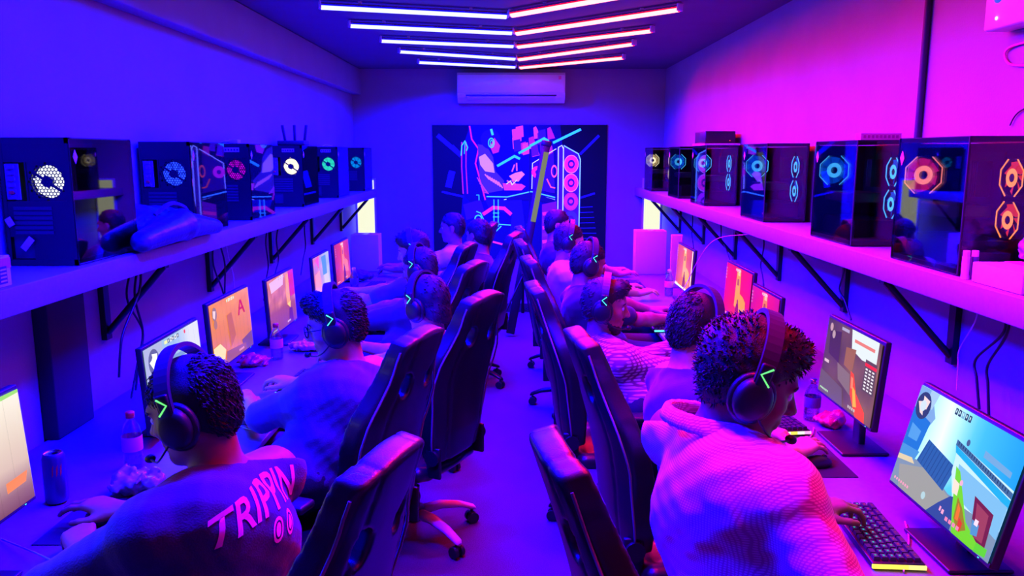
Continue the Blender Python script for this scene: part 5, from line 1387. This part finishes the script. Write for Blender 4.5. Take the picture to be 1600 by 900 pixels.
# glasses of the second left player
def glasses(p):
    Hp, o = p['Hp'], p['hc']; Q = lambda x, y, z: Vector(Hp(x, y, z) - o)
    t = thing('eyeglasses', 'black framed eyeglasses on the second left player', 'glasses', tuple(o))
    m = MB()
    for s_ in (-1, 1):
        m.tube([Q(0.104 - 0.012 * abs(math.cos(a)) * 0, s_ * 0.034 + 0.027 * math.cos(a), 0.002 + 0.021 * math.sin(a)) for a in np.linspace(0, 2 * math.pi, 17)[:-1]], 0.0024, 6, closed=True)
    m.tube([Q(0.106, -0.009, 0.006), Q(0.109, 0, 0.009), Q(0.106, 0.009, 0.006)], 0.002, 6)
    m.build('frame', M_BLACK, t)
    for s_ in (-1, 1):
        m = MB(); m.tube([Q(0.104, s_ * 0.062, 0.008), Q(0.05, s_ * 0.080, 0.008), Q(-0.01, s_ * 0.086, 0.006)], 0.002, 6); m.build('temple', M_BLACK, t)
        m = MB(); m.add([Q(0.1035, s_ * 0.034 + 0.026 * math.cos(a), 0.002 + 0.020 * math.sin(a)) for a in np.linspace(0, 2 * math.pi, 17)[:-1]], [tuple(range(16))]); m.build('lens', M_CLEAR, t)
glasses(PE['L2'])

# lettering printed on the back of the nearest left T-shirt
def shirt_print(p):
    from mathutils.bvhtree import BVHTree
    me0 = p['shirt'].data
    bv = BVHTree.FromPolygons([v.co.copy() for v in me0.vertices], [tuple(f.vertices) for f in me0.polygons])
    cu = bpy.data.curves.new('lettering', 'FONT'); cu.body = 'TRIPPIN'; cu.size = 0.1; cu.align_x = 'CENTER'; cu.resolution_u = 3; cu.offset = 0.0015; cu.space_character = 1.0
    ob = bpy.data.objects.new('lettering', cu); COL.objects.link(ob)
    dg = bpy.context.evaluated_depsgraph_get(); me = bpy.data.meshes.new_from_object(ob.evaluated_get(dg))
    bpy.data.objects.remove(ob); bpy.data.curves.remove(cu)
    bm = bmesh.new(); bm.from_mesh(me); bpy.data.meshes.remove(me)
    bmesh.ops.triangulate(bm, faces=bm.faces)
    for _ in range(3):
        lg = [e for e in bm.edges if e.calc_length() > 0.012]
        if lg: bmesh.ops.subdivide_edges(bm, edges=lg, cuts=1); bmesh.ops.triangulate(bm, faces=bm.faces)
    xs = [v.co.x for v in bm.verts]; x0, x1 = min(xs), max(xs); W = 0.34
    for a in range(2):      # two hand drawn ovals under the word
        c = (0.02 + a * 0.055, -0.045)
        ring = []
        for r in (1.0, 0.72):
            ring.append([bm.verts.new((((c[0] + 0.020 * r * math.cos(q))) * (x1 - x0) / W, c[1] * 0.9 + 0.028 * r * math.sin(q), 0)) for q in np.linspace(0, 2 * math.pi, 17)[:-1]])
        for i in range(16): bm.faces.new((ring[0][i], ring[0][(i + 1) % 16], ring[1][(i + 1) % 16], ring[1][i]))
        inner = [bm.verts.new((((c[0] + 0.010 * math.cos(q))) * (x1 - x0) / W, c[1] * 0.9 + 0.016 * math.sin(q), 0)) for q in np.linspace(0, 2 * math.pi, 13)[:-1]]
        bm.faces.new(inner)
    # wearer's right is the reader's right when seen from behind
    rt = Vector(-p['lt']); up = Vector(p['sp']); out = -Vector(p['fr'])
    base = Vector(p['ch'] - p['org']) + up * 0.028
    bad = []
    for v in bm.verts:
        x = (v.co.x - (x0 + x1) / 2) / (x1 - x0) * W; y = v.co.y * 1.05
        y += 0.035 - 0.9 * x * x
        q = base + rt * x + up * y + out * 0.5
        hit = bv.ray_cast(q, -out)
        if hit[0] is None: bad.append(v); continue
        v.co = hit[0] + out * 0.0025
    bmesh.ops.delete(bm, geom=bad, context='VERTS')
    me = bpy.data.meshes.new('printed_lettering'); bm.to_mesh(me); bm.free(); me.materials.append(mat('pink_print', (250, 130, 170), 0.7))
    link('printed_lettering', me, p['shirt'])
shirt_print(PE['L1'])

# ================================================================== CHAIRS IN PLACE
M_BASEW = mat('pale_nylon_base', (225, 205, 205), 0.4)
def seat(key, yaw, back=0.07):
    p = PE[key]; a = math.radians(yaw); return (p['pel'][0] - math.cos(a) * back, p['pel'][1] - math.sin(a) * back, 0), a
CHAIRS = [('L1', 162, .10, None, 'black gaming chair of the nearest left player, cut by the bottom edge', M_BLACKM, False), ('R2', 8, .07, None, 'black gaming chair with a lumbar cushion, behind the dark blue T-shirt wearer', M_BLACKM, True),
          ('L3', 152, .07, None, 'black gaming chair with pale base, behind the pink T-shirt wearer', M_BASEW, False),
          ('L2', 160, .07, 'L1', 'black gaming chair behind the player in glasses', None, False), ('L4', 156, .07, 'L3', 'black gaming chair with pale base behind the half hidden left player', None, False),
          ('L5', 164, .07, 'L3', 'black gaming chair behind the curly haired far left player', None, False), ('L7', 165, .07, 'L1', 'dark gaming chair of the player seen from behind before the poster', None, False),
          ('L6', 172, .07, 'L1', 'black gaming chair farthest along the left row', None, False), ('R1', 10, .12, 'L1', 'black gaming chair behind the white checked shirt, nearest on the right', None, False),
          ('R3', 4, .09, 'L1', 'black gaming chair behind the bearded player', None, False), ('R4', 6, .07, 'L1', 'black gaming chair behind the player leaning beyond the bearded player', None, False),
          ('R5', 6, .07, 'L1', 'black gaming chair behind the far right player in white', None, False), ('R6', 3, .07, 'L1', 'black gaming chair farthest along the right row', None, False)]
CHO = {}
for key, yaw, bk, src, lb, bm_, cu_ in CHAIRS:
    loc, a = seat(key, yaw, bk)
    CHO[key] = gaming_chair(lb, loc, a, bm_, cu_) if src is None else dup(CHO[src], loc, a, lb)

# ================================================================== DESK THINGS
Y_ = (1.0, 0.75, 0.08); CY = (0.1, 0.9, 0.9); RD = (1.0, 0.08, 0.15); GN = (0.15, 0.9, 0.3); PK = (1, 0.3, 0.7); WH = (0.9, 0.85, 0.7)
def keyb(label, wrist, fwdeg, bars, off=(0.06, 0.02), **k):
    a = math.radians(fwdeg); fw = Vector((math.cos(a), math.sin(a), 0))
    return keyboard(label, (wrist[0], wrist[1], DESK + 0.0045), a, bars, **k)
kb1 = pz(1364, 830, DESK + 0.02)
keyboard('black keyboard with yellow light bar under the hand of the checked shirt wearer', (kb1.x, kb1.y, DESK + 0.001), math.radians(-4), [(-1, [Y_, Y_, (1, .8, .2)]), (1, [Y_, Y_])], single_keys=True, glow=True)
kb2 = pz(1238, 672, DESK + 0.02)
keyboard('black keyboard with rainbow light bar beside the mouse mat of the dark blue T-shirt wearer', (kb2.x - 0.02, kb2.y + 0.16, DESK + 0.0045), math.radians(6), [(-1, [CY, WH, Y_, WH, PK]), (1, [CY, PK])])
kl2 = pz(462, 600, DESK + 0.02)
keyboard('black keyboard with rainbow light bar in front of the player in glasses', (kl2.x + 0.02, kl2.y + 0.06, DESK + 0.001), math.radians(176), [(-1, [GN, RD, WH, Y_, CY]), (1, [CY, GN])])
kl1 = pz(150, 872, DESK + 0.02)
keyboard('dark unlit keyboard at the bottom left under the hand of the nearest left player', (kl1.x, kl1.y, DESK + 0.001), math.radians(160), [])
for lb, px_, py_, rz in (('keyboard in front of the pink T-shirt wearer on the left', 575, 497, 176), ('keyboard in front of the curly haired far left player', 585, 446, 178)):
    q = pz(px_, py_, DESK + 0.02); keyboard(lb, (q.x, q.y, DESK + 0.001), math.radians(rz), [(-1, [CY, GN])])
for lb, px_, py_, rz in (('keyboard in front of the bearded player', 1030, 505, 2), ('keyboard in front of the far right player in white', 1000, 434, 0)):
    q = pz(px_, py_, DESK + 0.02); q = Vector((0.98, 6.22, 0)) if py_ == 434 else q; keyboard(lb, (q.x, q.y, DESK + 0.001), math.radians(rz), [(-1, [CY, GN])])
def mouse_at(label, p, led, matlabel=None, md=(0.26, 0.32), moff=(0, 0)):
    w_, h = p
    d = h / np.linalg.norm(h); c = w_ + d * 0.085
    mouse(label, (c[0], c[1], DESK + 0.0040), math.atan2(d[1], d[0]), led)
    if matlabel: mouse_mat(matlabel, (c[0] + moff[0], c[1] + moff[1]), md, math.atan2(d[1], d[0]) * 0 )
def hdv(p, side):
    w_ = p['wr'] if side == 'r' else p['wl']; return w_, nv(np.array([p['fw'][0], p['fw'][1], 0]))
mouse_at('black mouse with a cyan light under the hand of the nearest left player', hdv(PE['L1'], 'r'), M_CYANLED, 'dark mouse mat of the nearest left player', (0.30, 0.30), (0.02, 0.02))
mouse_at('black mouse with a cyan light under the hand of the player in glasses', hdv(PE['L2'], 'l'), M_CYANLED, 'dark mouse mat of the player in glasses', (0.30, 0.28), (0.03, 0.0))
mouse_at('black mouse under the hand of the dark blue T-shirt wearer', hdv(PE['R2'], 'r'), M_DARK, 'dark mouse mat reaching to the screen of the dark blue T-shirt wearer', (0.34, 0.28), (-0.06, 0.05))
mouse_at('black mouse of the checked shirt wearer, outside the bottom edge', hdv(PE['R1'], 'r'), M_DARK)
mouse_at('black mouse with a cyan light at the bearded player', hdv(PE['R3'], 'r'), M_CYANLED, 'dark mouse mat in front of the bearded player', (0.26, 0.30), (0, 0.1))
mouse_at('black mouse of the pink T-shirt wearer', hdv(PE['L3'], 'r'), M_CYANLED)
mouse_at('black mouse of the curly haired far left player', hdv(PE['L5'], 'r'), M_CYANLED)

def bottle(label, p, h=0.20, full=0.55, capm=M_REDP, lab=M_PINK):
    t = thing('water_bottle', label, 'bottle', (p.x, p.y, DESK + 0.001), 0, 'plastic drink bottles on the desks')
    k = h / 0.21
    m = MB(); m.lathe([(0, 0.0), (0.028, 0.0), (0.032, 0.006), (0.032, 0.05), (0.030, 0.055), (0.032, 0.06), (0.032, 0.125), (0.026, 0.155), (0.013, 0.178), (0.0125, 0.192), (0, 0.192)], n=24); m.v = [(v[0], v[1], v[2] * k) for v in m.v]
    m.build('bottle_body', M_CLEAR, t)
    m = MB(); m.lathe([(0.0328, 0.068), (0.0332, 0.070), (0.0332, 0.118), (0.0328, 0.120)], n=24); m.v = [(v[0], v[1], v[2] * k) for v in m.v]; m.build('wrap_label', lab, t)
    m = MB(); m.lathe([(0, 0.004), (0.029, 0.004), (0.029, 0.21 * full * 0.8), (0, 0.21 * full * 0.8)], n=20); m.v = [(v[0], v[1], v[2] * k) for v in m.v]; m.build('drink', M_WATER, t)
    m = MB(); m.lathe([(0, 0.186), (0.015, 0.186), (0.015, 0.205), (0.013, 0.208), (0, 0.208)], n=18); m.v = [(v[0], v[1], v[2] * k) for v in m.v]; m.build('cap', capm, t)
bottle('drink bottle with red cap and pink label beside the nearest left head', pz(209, 722, DESK + 0.02))
bottle('drink bottle with red cap left of the glasses wearer', pz(433, 555, DESK + 0.02), 0.19)
bottle('clear water bottle far along the left desk', pz(554, 452, DESK + 0.02), 0.19, 0.8, M_WHITEP, M_BLUEC)
bottle('clear bottle with pink label beside the far right white framed monitor', pz(1045, 458, DESK + 0.02), 0.20, 0.6, M_WHITEP, M_PINK)
bottle('small clear bottle behind the nose of the checked shirt wearer', pz(1268, 648, DESK + 0.02), 0.17, 0.4, M_CHROME, M_BLUEC)
def can():
    p = pz(89, 775, DESK + 0.02)
    t = thing('drink_can', 'tall dark energy drink can by the left wall pilaster', 'can', (p.x, p.y, DESK + 0.001))
    m = MB(); m.lathe([(0, 0), (0.026, 0), (0.0325, 0.008), (0.033, 0.02), (0.033, 0.145), (0.028, 0.158), (0.026, 0.16)], n=28); m.build('can_body', mat('dark_tin', (70, 60, 110), 0.3, metal=0.7), t)
    m = MB(); m.lathe([(0.0, 0.154), (0.024, 0.154), (0.026, 0.16)], n=28); m.build('can_lid', M_CHROME, t)
    m = MB(); m.cyl((0.006, 0, 0.1555), (0.006, 0, 0.157), 0.009, n=14); m.build('pull_tab', M_CHROME, t)
    m = MB()
    for k in range(3):
        q = 5.0 + 0.35 * k; a = 0.0333
        m.add([(a * math.cos(q + d1), a * math.sin(q + d1), z) for d1, z in ((0, .09), (.12, .10), (.2, .13), (.06, .12))], [(0, 1, 2, 3)])
    m.build('red_mark', M_REDP, t)
can()
def crumple(name, label, cat, p, r, m_, amp=0.012, seed=1, freq=60, zz=DESK):
    t = thing(name, label, cat, (p.x, p.y, zz + 0.001))
    S = SDF((-r[0] - .03, -r[1] - .03, -0.01), (r[0] + .03, r[1] + .03, r[2] * 2 + .04), 0.006)
    S.ell((0, 0, r[2]), r, k=0.01); S.ell((r[0] * .4, r[1] * .3, r[2] * .8), (r[0] * .6, r[1] * .5, r[2] * .8), k=0.02)
    S.wobble(amp * 0.5, freq, seed); S.wobble(amp * 0.3, freq * 2.3, seed + 1); S.half((0, 0, 0.0), (0, 0, -1))
    link('crumpled_film', S.mesh('crumpled_film', m_), t); return t
M_FILM = mat('shiny_film', (150, 150, 175), 0.15, spec=0.8)
crumple('snack_bag', 'shiny crumpled clear bag by the nearest left bottle', 'bag', pz(213, 760, DESK + 0.02), (0.075, 0.06, 0.035), M_FILM, 0.016, 3)
crumple('snack_wrapper', 'red crumpled snack wrapper under the orange left monitor', 'wrapper', pz(396, 566, DESK + 0.02), (0.07, 0.05, 0.028), mat('red_film', (220, 50, 80), 0.2, spec=0.8), 0.014, 8)
crumple('snack_wrapper', 'pink crumpled wrapper beside the red capped bottle', 'wrapper', pz(482, 542, DESK + 0.02), (0.10, 0.05, 0.025), mat('pink_film', (235, 130, 170), 0.25, spec=0.8), 0.014, 11)
crumple('snack_wrapper', 'red and blue crumpled wrapper by the dark room monitor', 'wrapper', pz(1296, 658, DESK + 0.02), (0.06, 0.05, 0.026), mat('red_film', (220, 50, 80), 0.2), 0.014, 14)
# white cartons standing at the far ends of the desks
def carton(label, x0, x1, y, z0, h, d):
    t = thing('carton', label, 'box', ((x0 + x1) / 2, y, z0 + 0.001)); w_ = x1 - x0
    MB().rbox((0, d / 2, h / 2), (w_, d, h), 0.004).build('carton_body', M_WHITEC, t)
    MB().box((0, d / 2, h + 0.0006), (0.05, d * 0.98, 0.0008)).build('packing_tape', mat('brown_tape', (170, 130, 90), 0.3), t)
    return t
a = pyy(994, 361, 6.98); b = pyy(1040, 430, 6.98); carton('white carton standing on the far end of the right desk', a.x, b.x, 6.98, DESK, a.z - DESK, 0.15)
a = pyy(548, 367, 7.14); b = pyy(592, 400, 7.14); carton('white carton standing on the far end of the left desk', a.x, b.x, 7.14, DESK, a.z - DESK, 0.18)
q = pyy(1048, 366, 6.35)
t = thing('white_panel', 'upright white board leaning at the wall beside the far right carton', 'board', (q.x + 0.04, 6.30, DESK + 0.001))
MB().rbox((0, 0, (q.z - DESK) / 2), (0.09, 0.03, q.z - DESK), 0.004).build('board', M_WHITEC, t); MB().rbox((0.035, -0.017, (q.z - DESK) / 2), (0.012, 0.006, q.z - DESK - 0.02), 0.002).build('edge_strip', M_PINK, t)
# dark curved bag in front of the left carton
q = pz(570, 418, DESK + 0.04)
crumple('soft_bag', 'dark blue soft bag lying before the far left carton', 'bag', Vector((q.x, min(q.y, 6.6), 0)), (0.16, 0.09, 0.05), M_NAVY, 0.012, 21, 30)

# cables lying on the desks
def cable(name, label, pts, r, m_, group=None):
    P = spline(pts, 8); o = P[0].copy()
    ob = MB().tube([p - o for p in P], r, 6).build(name, m_, None, o)
    return tag(ob, label, 'cable', group)
M_PALEC = mat('pale_teal_cable', (130, 200, 200), 0.5)
Z0 = DESK + 0.006
cable('desk_cable', 'pale teal cable crossing the desk at the bottom left corner', [pz(2, 842, Z0), pz(60, 866, Z0 + .02), pz(96, 884, Z0 + .030), pz(120, 897, Z0 + .034)], 0.0025, M_PALEC)
cable('desk_cable', 'pale teal cable running from the mouse of the glasses wearer', [pz(366, 664, Z0), pz(400, 672, Z0), pz(430, 662, Z0 + .01), pz(450, 634, Z0 + .03), pz(480, 618, Z0 + .06)], 0.0025, M_PALEC)
cable('desk_cable', 'pale pink cable rising from the dark room monitor to the rainbow keyboard', [pz(1234, 700, Z0), pz(1254, 692, Z0), pz(1268, 680, Z0), pz(1272, 668, Z0)], 0.0022, M_PINK)
cable('desk_cable', 'pink thin cable beside the yellow lit keyboard', [pz(1412, 893, Z0), pz(1417, 862, Z0), pz(1420, 840, Z0), pz(1414, 815, Z0)], 0.0022, M_PINK)
cable('desk_cable', 'pale thin cable from the white edged monitor down to the bearded player', [pz(1028, 492, Z0), pz(1046, 480, Z0 + .02), pxx(1070, 448, 1.10), pxx(1092, 405, 1.13), Vector((1.20, pxx(1092, 405, 1.13).y - 0.12, 1.30)), Vector((1.40, pxx(1092, 405, 1.13).y - 0.14, SHELF - 0.083))], 0.0022, M_PINK)

# cables hanging below the shelves
def hang(side, px0, py0, px1, py1, label, sway=0.05, r=0.005, m_=M_CABLE, dx=0.0):
    x = (XL + 0.10 + dx) if side < 0 else (XR - 0.10 - dx)
    a = pxx(px0, py0, x); b = pxx(px1, py1, x); a.z = SHELF - 0.083; b.z = max(b.z, DESK + 0.01)
    mid = (a + b) / 2 + Vector((0, sway, -0.03)); q = a * 0.75 + b * 0.25 + Vector((0, -sway * 0.5, 0))
    cable('hanging_cable', label, [a, q, mid, b * 0.75 + a * 0.25 + Vector((0, sway * 0.6, 0)), b], r, m_, 'cables hanging below the shelves')
for i, (x0, y0, x1, y1, sw, wd) in enumerate(((210, 440, 205, 625, .10, 'nearest left of the grey blue map monitor'), (218, 440, 212, 610, .05, 'beside the nearest thick one on the left'), (222, 438, 186, 590, -.06, 'swinging towards the can on the left'),
        (335, 405, 350, 540, .07, 'over the orange left monitor'), (343, 402, 372, 560, -.05, 'crossing the picture with the red letter A'), (420, 375, 412, 470, .05, 'left of the brown left monitor'), (438, 372, 425, 455, .06, 'behind the brown left monitor'), (480, 350, 470, 430, .05, 'between the two farthest left monitors'))):
    hang(-1, x0, y0, x1, y1, 'black cable hanging under the left shelf, ' + wd, sw, dx=(0.0, 0.05, 0.10, 0, .05, 0, .05, 0)[i])
for i, (x0, y0, x1, y1, sw, wd) in enumerate(((1565, 490, 1530, 640, .08, 'nearest, down to the bright street monitor'), (1572, 490, 1545, 650, .05, 'second of the pair above the bright street monitor'), (1310, 405, 1330, 500, .06, 'down to the dark room monitor'), (1190, 370, 1195, 460, .05, 'above the magenta monitor'),
        (1120, 345, 1140, 405, .05, 'above the hot red monitor'), (1080, 335, 1085, 400, .04, 'above the white edged monitor'))):
    hang(1, x0, y0, x1, y1, 'black cable hanging under the right shelf, ' + wd, sw)
hang(1, 1525, 490, 1495, 610, 'thin pale cable hanging under the right shelf near the bright street monitor', .04, 0.0025, M_WHITEP)
hang(-1, 355, 400, 368, 470, 'thin pale cable hanging under the left shelf above the orange monitor', .03, 0.0025, M_WHITEP)

# ================================================================== THINGS ON THE SHELVES AND WALLS
ST = SHELF + 0.001
# carton with a blue printed can, left edge of the frame
q = pz(20, 445, SHELF)
t = thing('carton', 'white and pink carton with a blue printed can, left edge of the left shelf', 'box', (SHL - 0.13, q.y - 0.16, ST))
MB().rbox((0, 0, 0.045), (0.22, 0.30, 0.09), 0.003).build('carton_body', M_PAPER, t)
m = MB(); m.box((0.1105, 0.08, 0.068), (0.001, 0.14, 0.03)); m.build('pink_band', M_PINK, t)
m = MB(); m.box((0.1112, 0.11, 0.035), (0.0015, 0.035, 0.05)); m.build('printed_can', mat('blue_print', (60, 80, 190), 0.5), t)
m = MB()
for k in range(4): m.box((0.1124, 0.11, 0.018 + 0.011 * k), (0.001, 0.028, 0.005))
m.build('printed_lines', M_PAPER, t)
# price tag hung on the nearest tower
q = pyy(43, 381, TL1.location.y - CD / 2 - 0.012)
o = MB().rbox((0, 0, 0), (0.05, 0.0015, 0.022), 0.0006, R=roty(-0.85)).build('paper_tag', M_PAPER, None, q); tag(o, 'small white paper tag on the back of the nearest left tower', 'tag')
q = pyy(15, 347, TL1.location.y - CD / 2 - 0.012)
o = MB().rbox((0, 0, 0), (0.022, 0.0015, 0.03), 0.0006, R=roty(-0.5)).build('paper_tag', M_PAPER, None, q); tag(o, 'tiny tag hanging at the ports of the nearest left tower', 'tag')
# dark bag slumped between the first two left towers
y0 = TL1.location.y + CD / 2; y1 = TL2.location.y - CD / 2
t = thing('duffel_bag', 'dark shiny bag slumped on the left shelf between the first two towers', 'bag', (SHL - 0.13, (y0 + y1) / 2, ST))
L = (y1 - y0) / 2
S = SDF((-0.17, -L - .25, -0.02), (0.24, L + .25, 0.24), 0.008)
S.ell((0.0, -L * 0.30, 0.085), (0.13, L * 0.55, 0.085), k=0.04).ell((0.01, L * 0.25, 0.075), (0.13, L * 0.60, 0.075), k=0.04)
S.wobble(0.002, 22, 4).wobble(0.0016, 50, 6); S.half((0, L - .012, 0), (0, 1, 0)); S.half((0, -L + .012, 0), (0, -1, 0)); S.half((-0.15, 0, 0), (-1, 0, 0))
S.cap((0.150, -L - 0.10, 0.045), (0.150, 0, 0.075), 0.042, 0.062, k=0.03).cap((0.150, 0, 0.075), (0.150, L + 0.10, 0.035), 0.062, 0.034, k=0.03).wobble(0.0012, 40, 9).half((0, 0, 0), (0, 0, -1))
link('bag_body', S.mesh('bag_body', mat('navy_nylon', (40, 42, 70), 0.3, bump=0.2, bscale=60)), t)
MB().tube(spline([(0.10, -L * .5, 0.13), (0.13, -L * .2, 0.17), (0.14, L * .2, 0.15), (0.13, L * .45, 0.11)], 6), 0.009, 8).build('handle_strap', M_NAVY, t)
m = MB(); m.rbox((0.150, L * 0.38, 0.075), (0.006, 0.05, 0.04), 0.002, R=rotx(0.5)); m.build('printed_patch', M_PINK, t)
# small things on the left towers
q = pxx(349, 224, -1.60)
t = thing('charger_plug', 'white charger lying on top of the third left tower', 'charger', (TL3.location.x, TL3.location.y - 0.10, SHELF + CH + 0.002))
MB().rbox((0, 0, 0.012), (0.05, 0.06, 0.024), 0.004).build('plug_body', M_PAPER, t); MB().cyl((-0.02, 0, 0.012), (-0.09, 0, 0.008), 0.007, n=8).build('plug_lead', M_PAPER, t)
t = thing('router', 'dark wireless router with flat antennas on top of the fourth left tower', 'router', (TL4.location.x, TL4.location.y - 0.0, SHELF + CH + 0.002))
MB().rbox((0, 0, 0.018), (0.20, 0.14, 0.034), 0.006).build('router_body', M_DARK, t)
for k, (x, y) in enumerate(((-0.08, 0.05), (0.0, 0.05), (0.08, 0.05))): MB().rbox((x, y, 0.09), (0.022, 0.010, 0.12), 0.004, R=roty(0.15 * (k - 1))).build('antenna', M_DARK, t)
t = thing('paper_scrap', 'curled scrap of white paper on top of the fifth left tower', 'paper', (TL5.location.x - 0.03, TL5.location.y - 0.12, SHELF + CH + 0.002))
MB().tube(spline([(0, 0, 0.006), (0.03, 0.02, 0.015), (0.08, 0.03, 0.004)], 6), [0.004] * 13, 6).build('paper_curl', M_PAPER, t); MB().box((0.05, 0.03, 0.004), (0.05, 0.04, 0.002)).build('paper_flap', M_PAPER, t)
# dark box on a pink card on the right towers
t = thing('card_sheet', 'pink card lying under the black box on the fourth right tower', 'card', (TR4.location.x, TR4.location.y, SHELF + CH + 0.002))
MB().box((0, -0.02, 0.008), (0.26, 0.38, 0.014)).build('card', M_PINK, t); MB().box((0, -0.2115, 0.008), (0.22, 0.001, 0.006)).build('card_edge', M_PAPER, t)
t = thing('set_top_box', 'black box lying on the pink card on the fourth right tower', 'box', (TR4.location.x + 0.0, TR4.location.y + 0.02, SHELF + CH + 0.0175))
MB().rbox((0, 0, 0.045), (0.22, 0.34, 0.085), 0.005).build('casing', M_BLACK, t)
m = MB()
for k in range(6): m.box((-0.06 + 0.025 * k, -0.1715, 0.065), (0.012, 0.002, 0.004))
m.build('vents', M_DARK, t); m = MB(); m.box((0.07, -0.1715, 0.02), (0.008, 0.002, 0.005)); m.build('status_light', mat('red_dot', (120, 10, 10), 0.4, emit=(1, .1, .05), power=1.0), t)
t = thing('card_box', 'pink printed card standing on the second right tower', 'card', (TR2.location.x + 0.02, TR2.location.y - 0.10, SHELF + CH + 0.002))
MB().box((0, 0, 0.014), (0.17, 0.05, 0.028)).build('card_body', M_PINK, t)
m = MB()
for k in range(9): m.box((-0.068 + 0.017 * k, -0.0255, 0.014), (0.010, 0.001, 0.012))
m.build('printed_marks', mat('magenta_print', (200, 40, 130), 0.6), t)
# carton, glue sticks and crumpled film at the right edge
q = pz(1560, 440, SHELF)
t = thing('carton', 'white carton at the right edge of the right shelf', 'box', (SHR + 0.14, q.y - 0.02, ST))
MB().rbox((0, -0.10, 0.030), (0.24, 0.24, 0.06), 0.003).build('carton_body', M_PAPER, t); MB().box((0, -0.10, 0.0605), (0.05, 0.238, 0.001)).build('packing_tape', M_PINK, t)
for lb, dx, m1 in (('white glue stick standing beside the right shelf carton', -0.115, M_PAPER), ('blue capped stick standing beside the right shelf carton', -0.088, M_BLUEC)):
    t = thing('glue_stick', lb, 'glue stick', (SHR + 0.14 + dx, q.y + 0.045, ST)); MB().cyl((0, 0, 0), (0, 0, 0.07), 0.011, n=14).build('tube_body', m1, t); MB().cyl((0, 0, 0.07), (0, 0, 0.088), 0.010, n=14).build('cap', M_PAPER if m1 is M_BLUEC else M_WHITEP, t)
o = crumple('plastic_film', 'crumpled translucent plastic on the white carton of the right shelf', 'plastic', Vector((SHR + 0.20, q.y - 0.08, 0)), (0.065, 0.08, 0.045), M_FILM, 0.018, 31, 55, SHELF + 0.062)
# pipe on the right wall
a = pxx(1443, 100, XR - 0.014)
o = MB().cyl((0, 0, SHELF + 0.01), (0, 0, ZC - 0.001), 0.0135, n=16).build('wall_conduit', mat('dark_pipe', (44, 40, 70), 0.6), None, (XR - 0.0145, a.y, 0)); tag(o, 'dark vertical conduit on the right wall above the towers', 'pipe')
a = pxx(1556, 20, XR - 0.05); b = pxx(1556, 50, XR - 0.05)
t = thing('power_unit', 'white wall box with a blue display in the top right corner', 'wall box', (XR, a.y - 0.12, b.z))
MB().rbox((-0.045, 0, 0.14), (0.088, 0.24, 0.28), 0.010).build('housing', M_WHITEP, t)
m = MB(); m.ell((-0.090, 0.045, 0.098), (0.006, 0.022, 0.016)); m.build('display', emit_mat('blue_display', (0.02, 0.05, 1.0), 2.0), t)
m = MB(); m.ell((-0.090, 0.045, 0.034), (0.004, 0.006, 0.006)); m.build('indicator', emit_mat('white_dot', (0.9, 0.85, 1), 1.5), t)
m = MB(); m.box((-0.0965, 0.045, 0.078), (0.001, 0.016, 0.004)); m.build('display_mark', M_PAPER, t)
cable('wall_cable', 'pink looped cable on the wall below the white wall box', [pxx(1602, 66, XR - .008), pxx(1578, 74, XR - .008), pxx(1570, 86, XR - .008), pxx(1578, 100, XR - .008), pxx(1604, 103, XR - .008)], 0.004, M_PINK)
cable('wall_cable', 'thin dark cable rising behind the nearest right tower', [pxx(1578, 196, XR - .006), pxx(1584, 184, XR - .006), pxx(1592, 175, XR - .006), pxx(1604, 168, XR - .006)], 0.0025, M_CABLE)
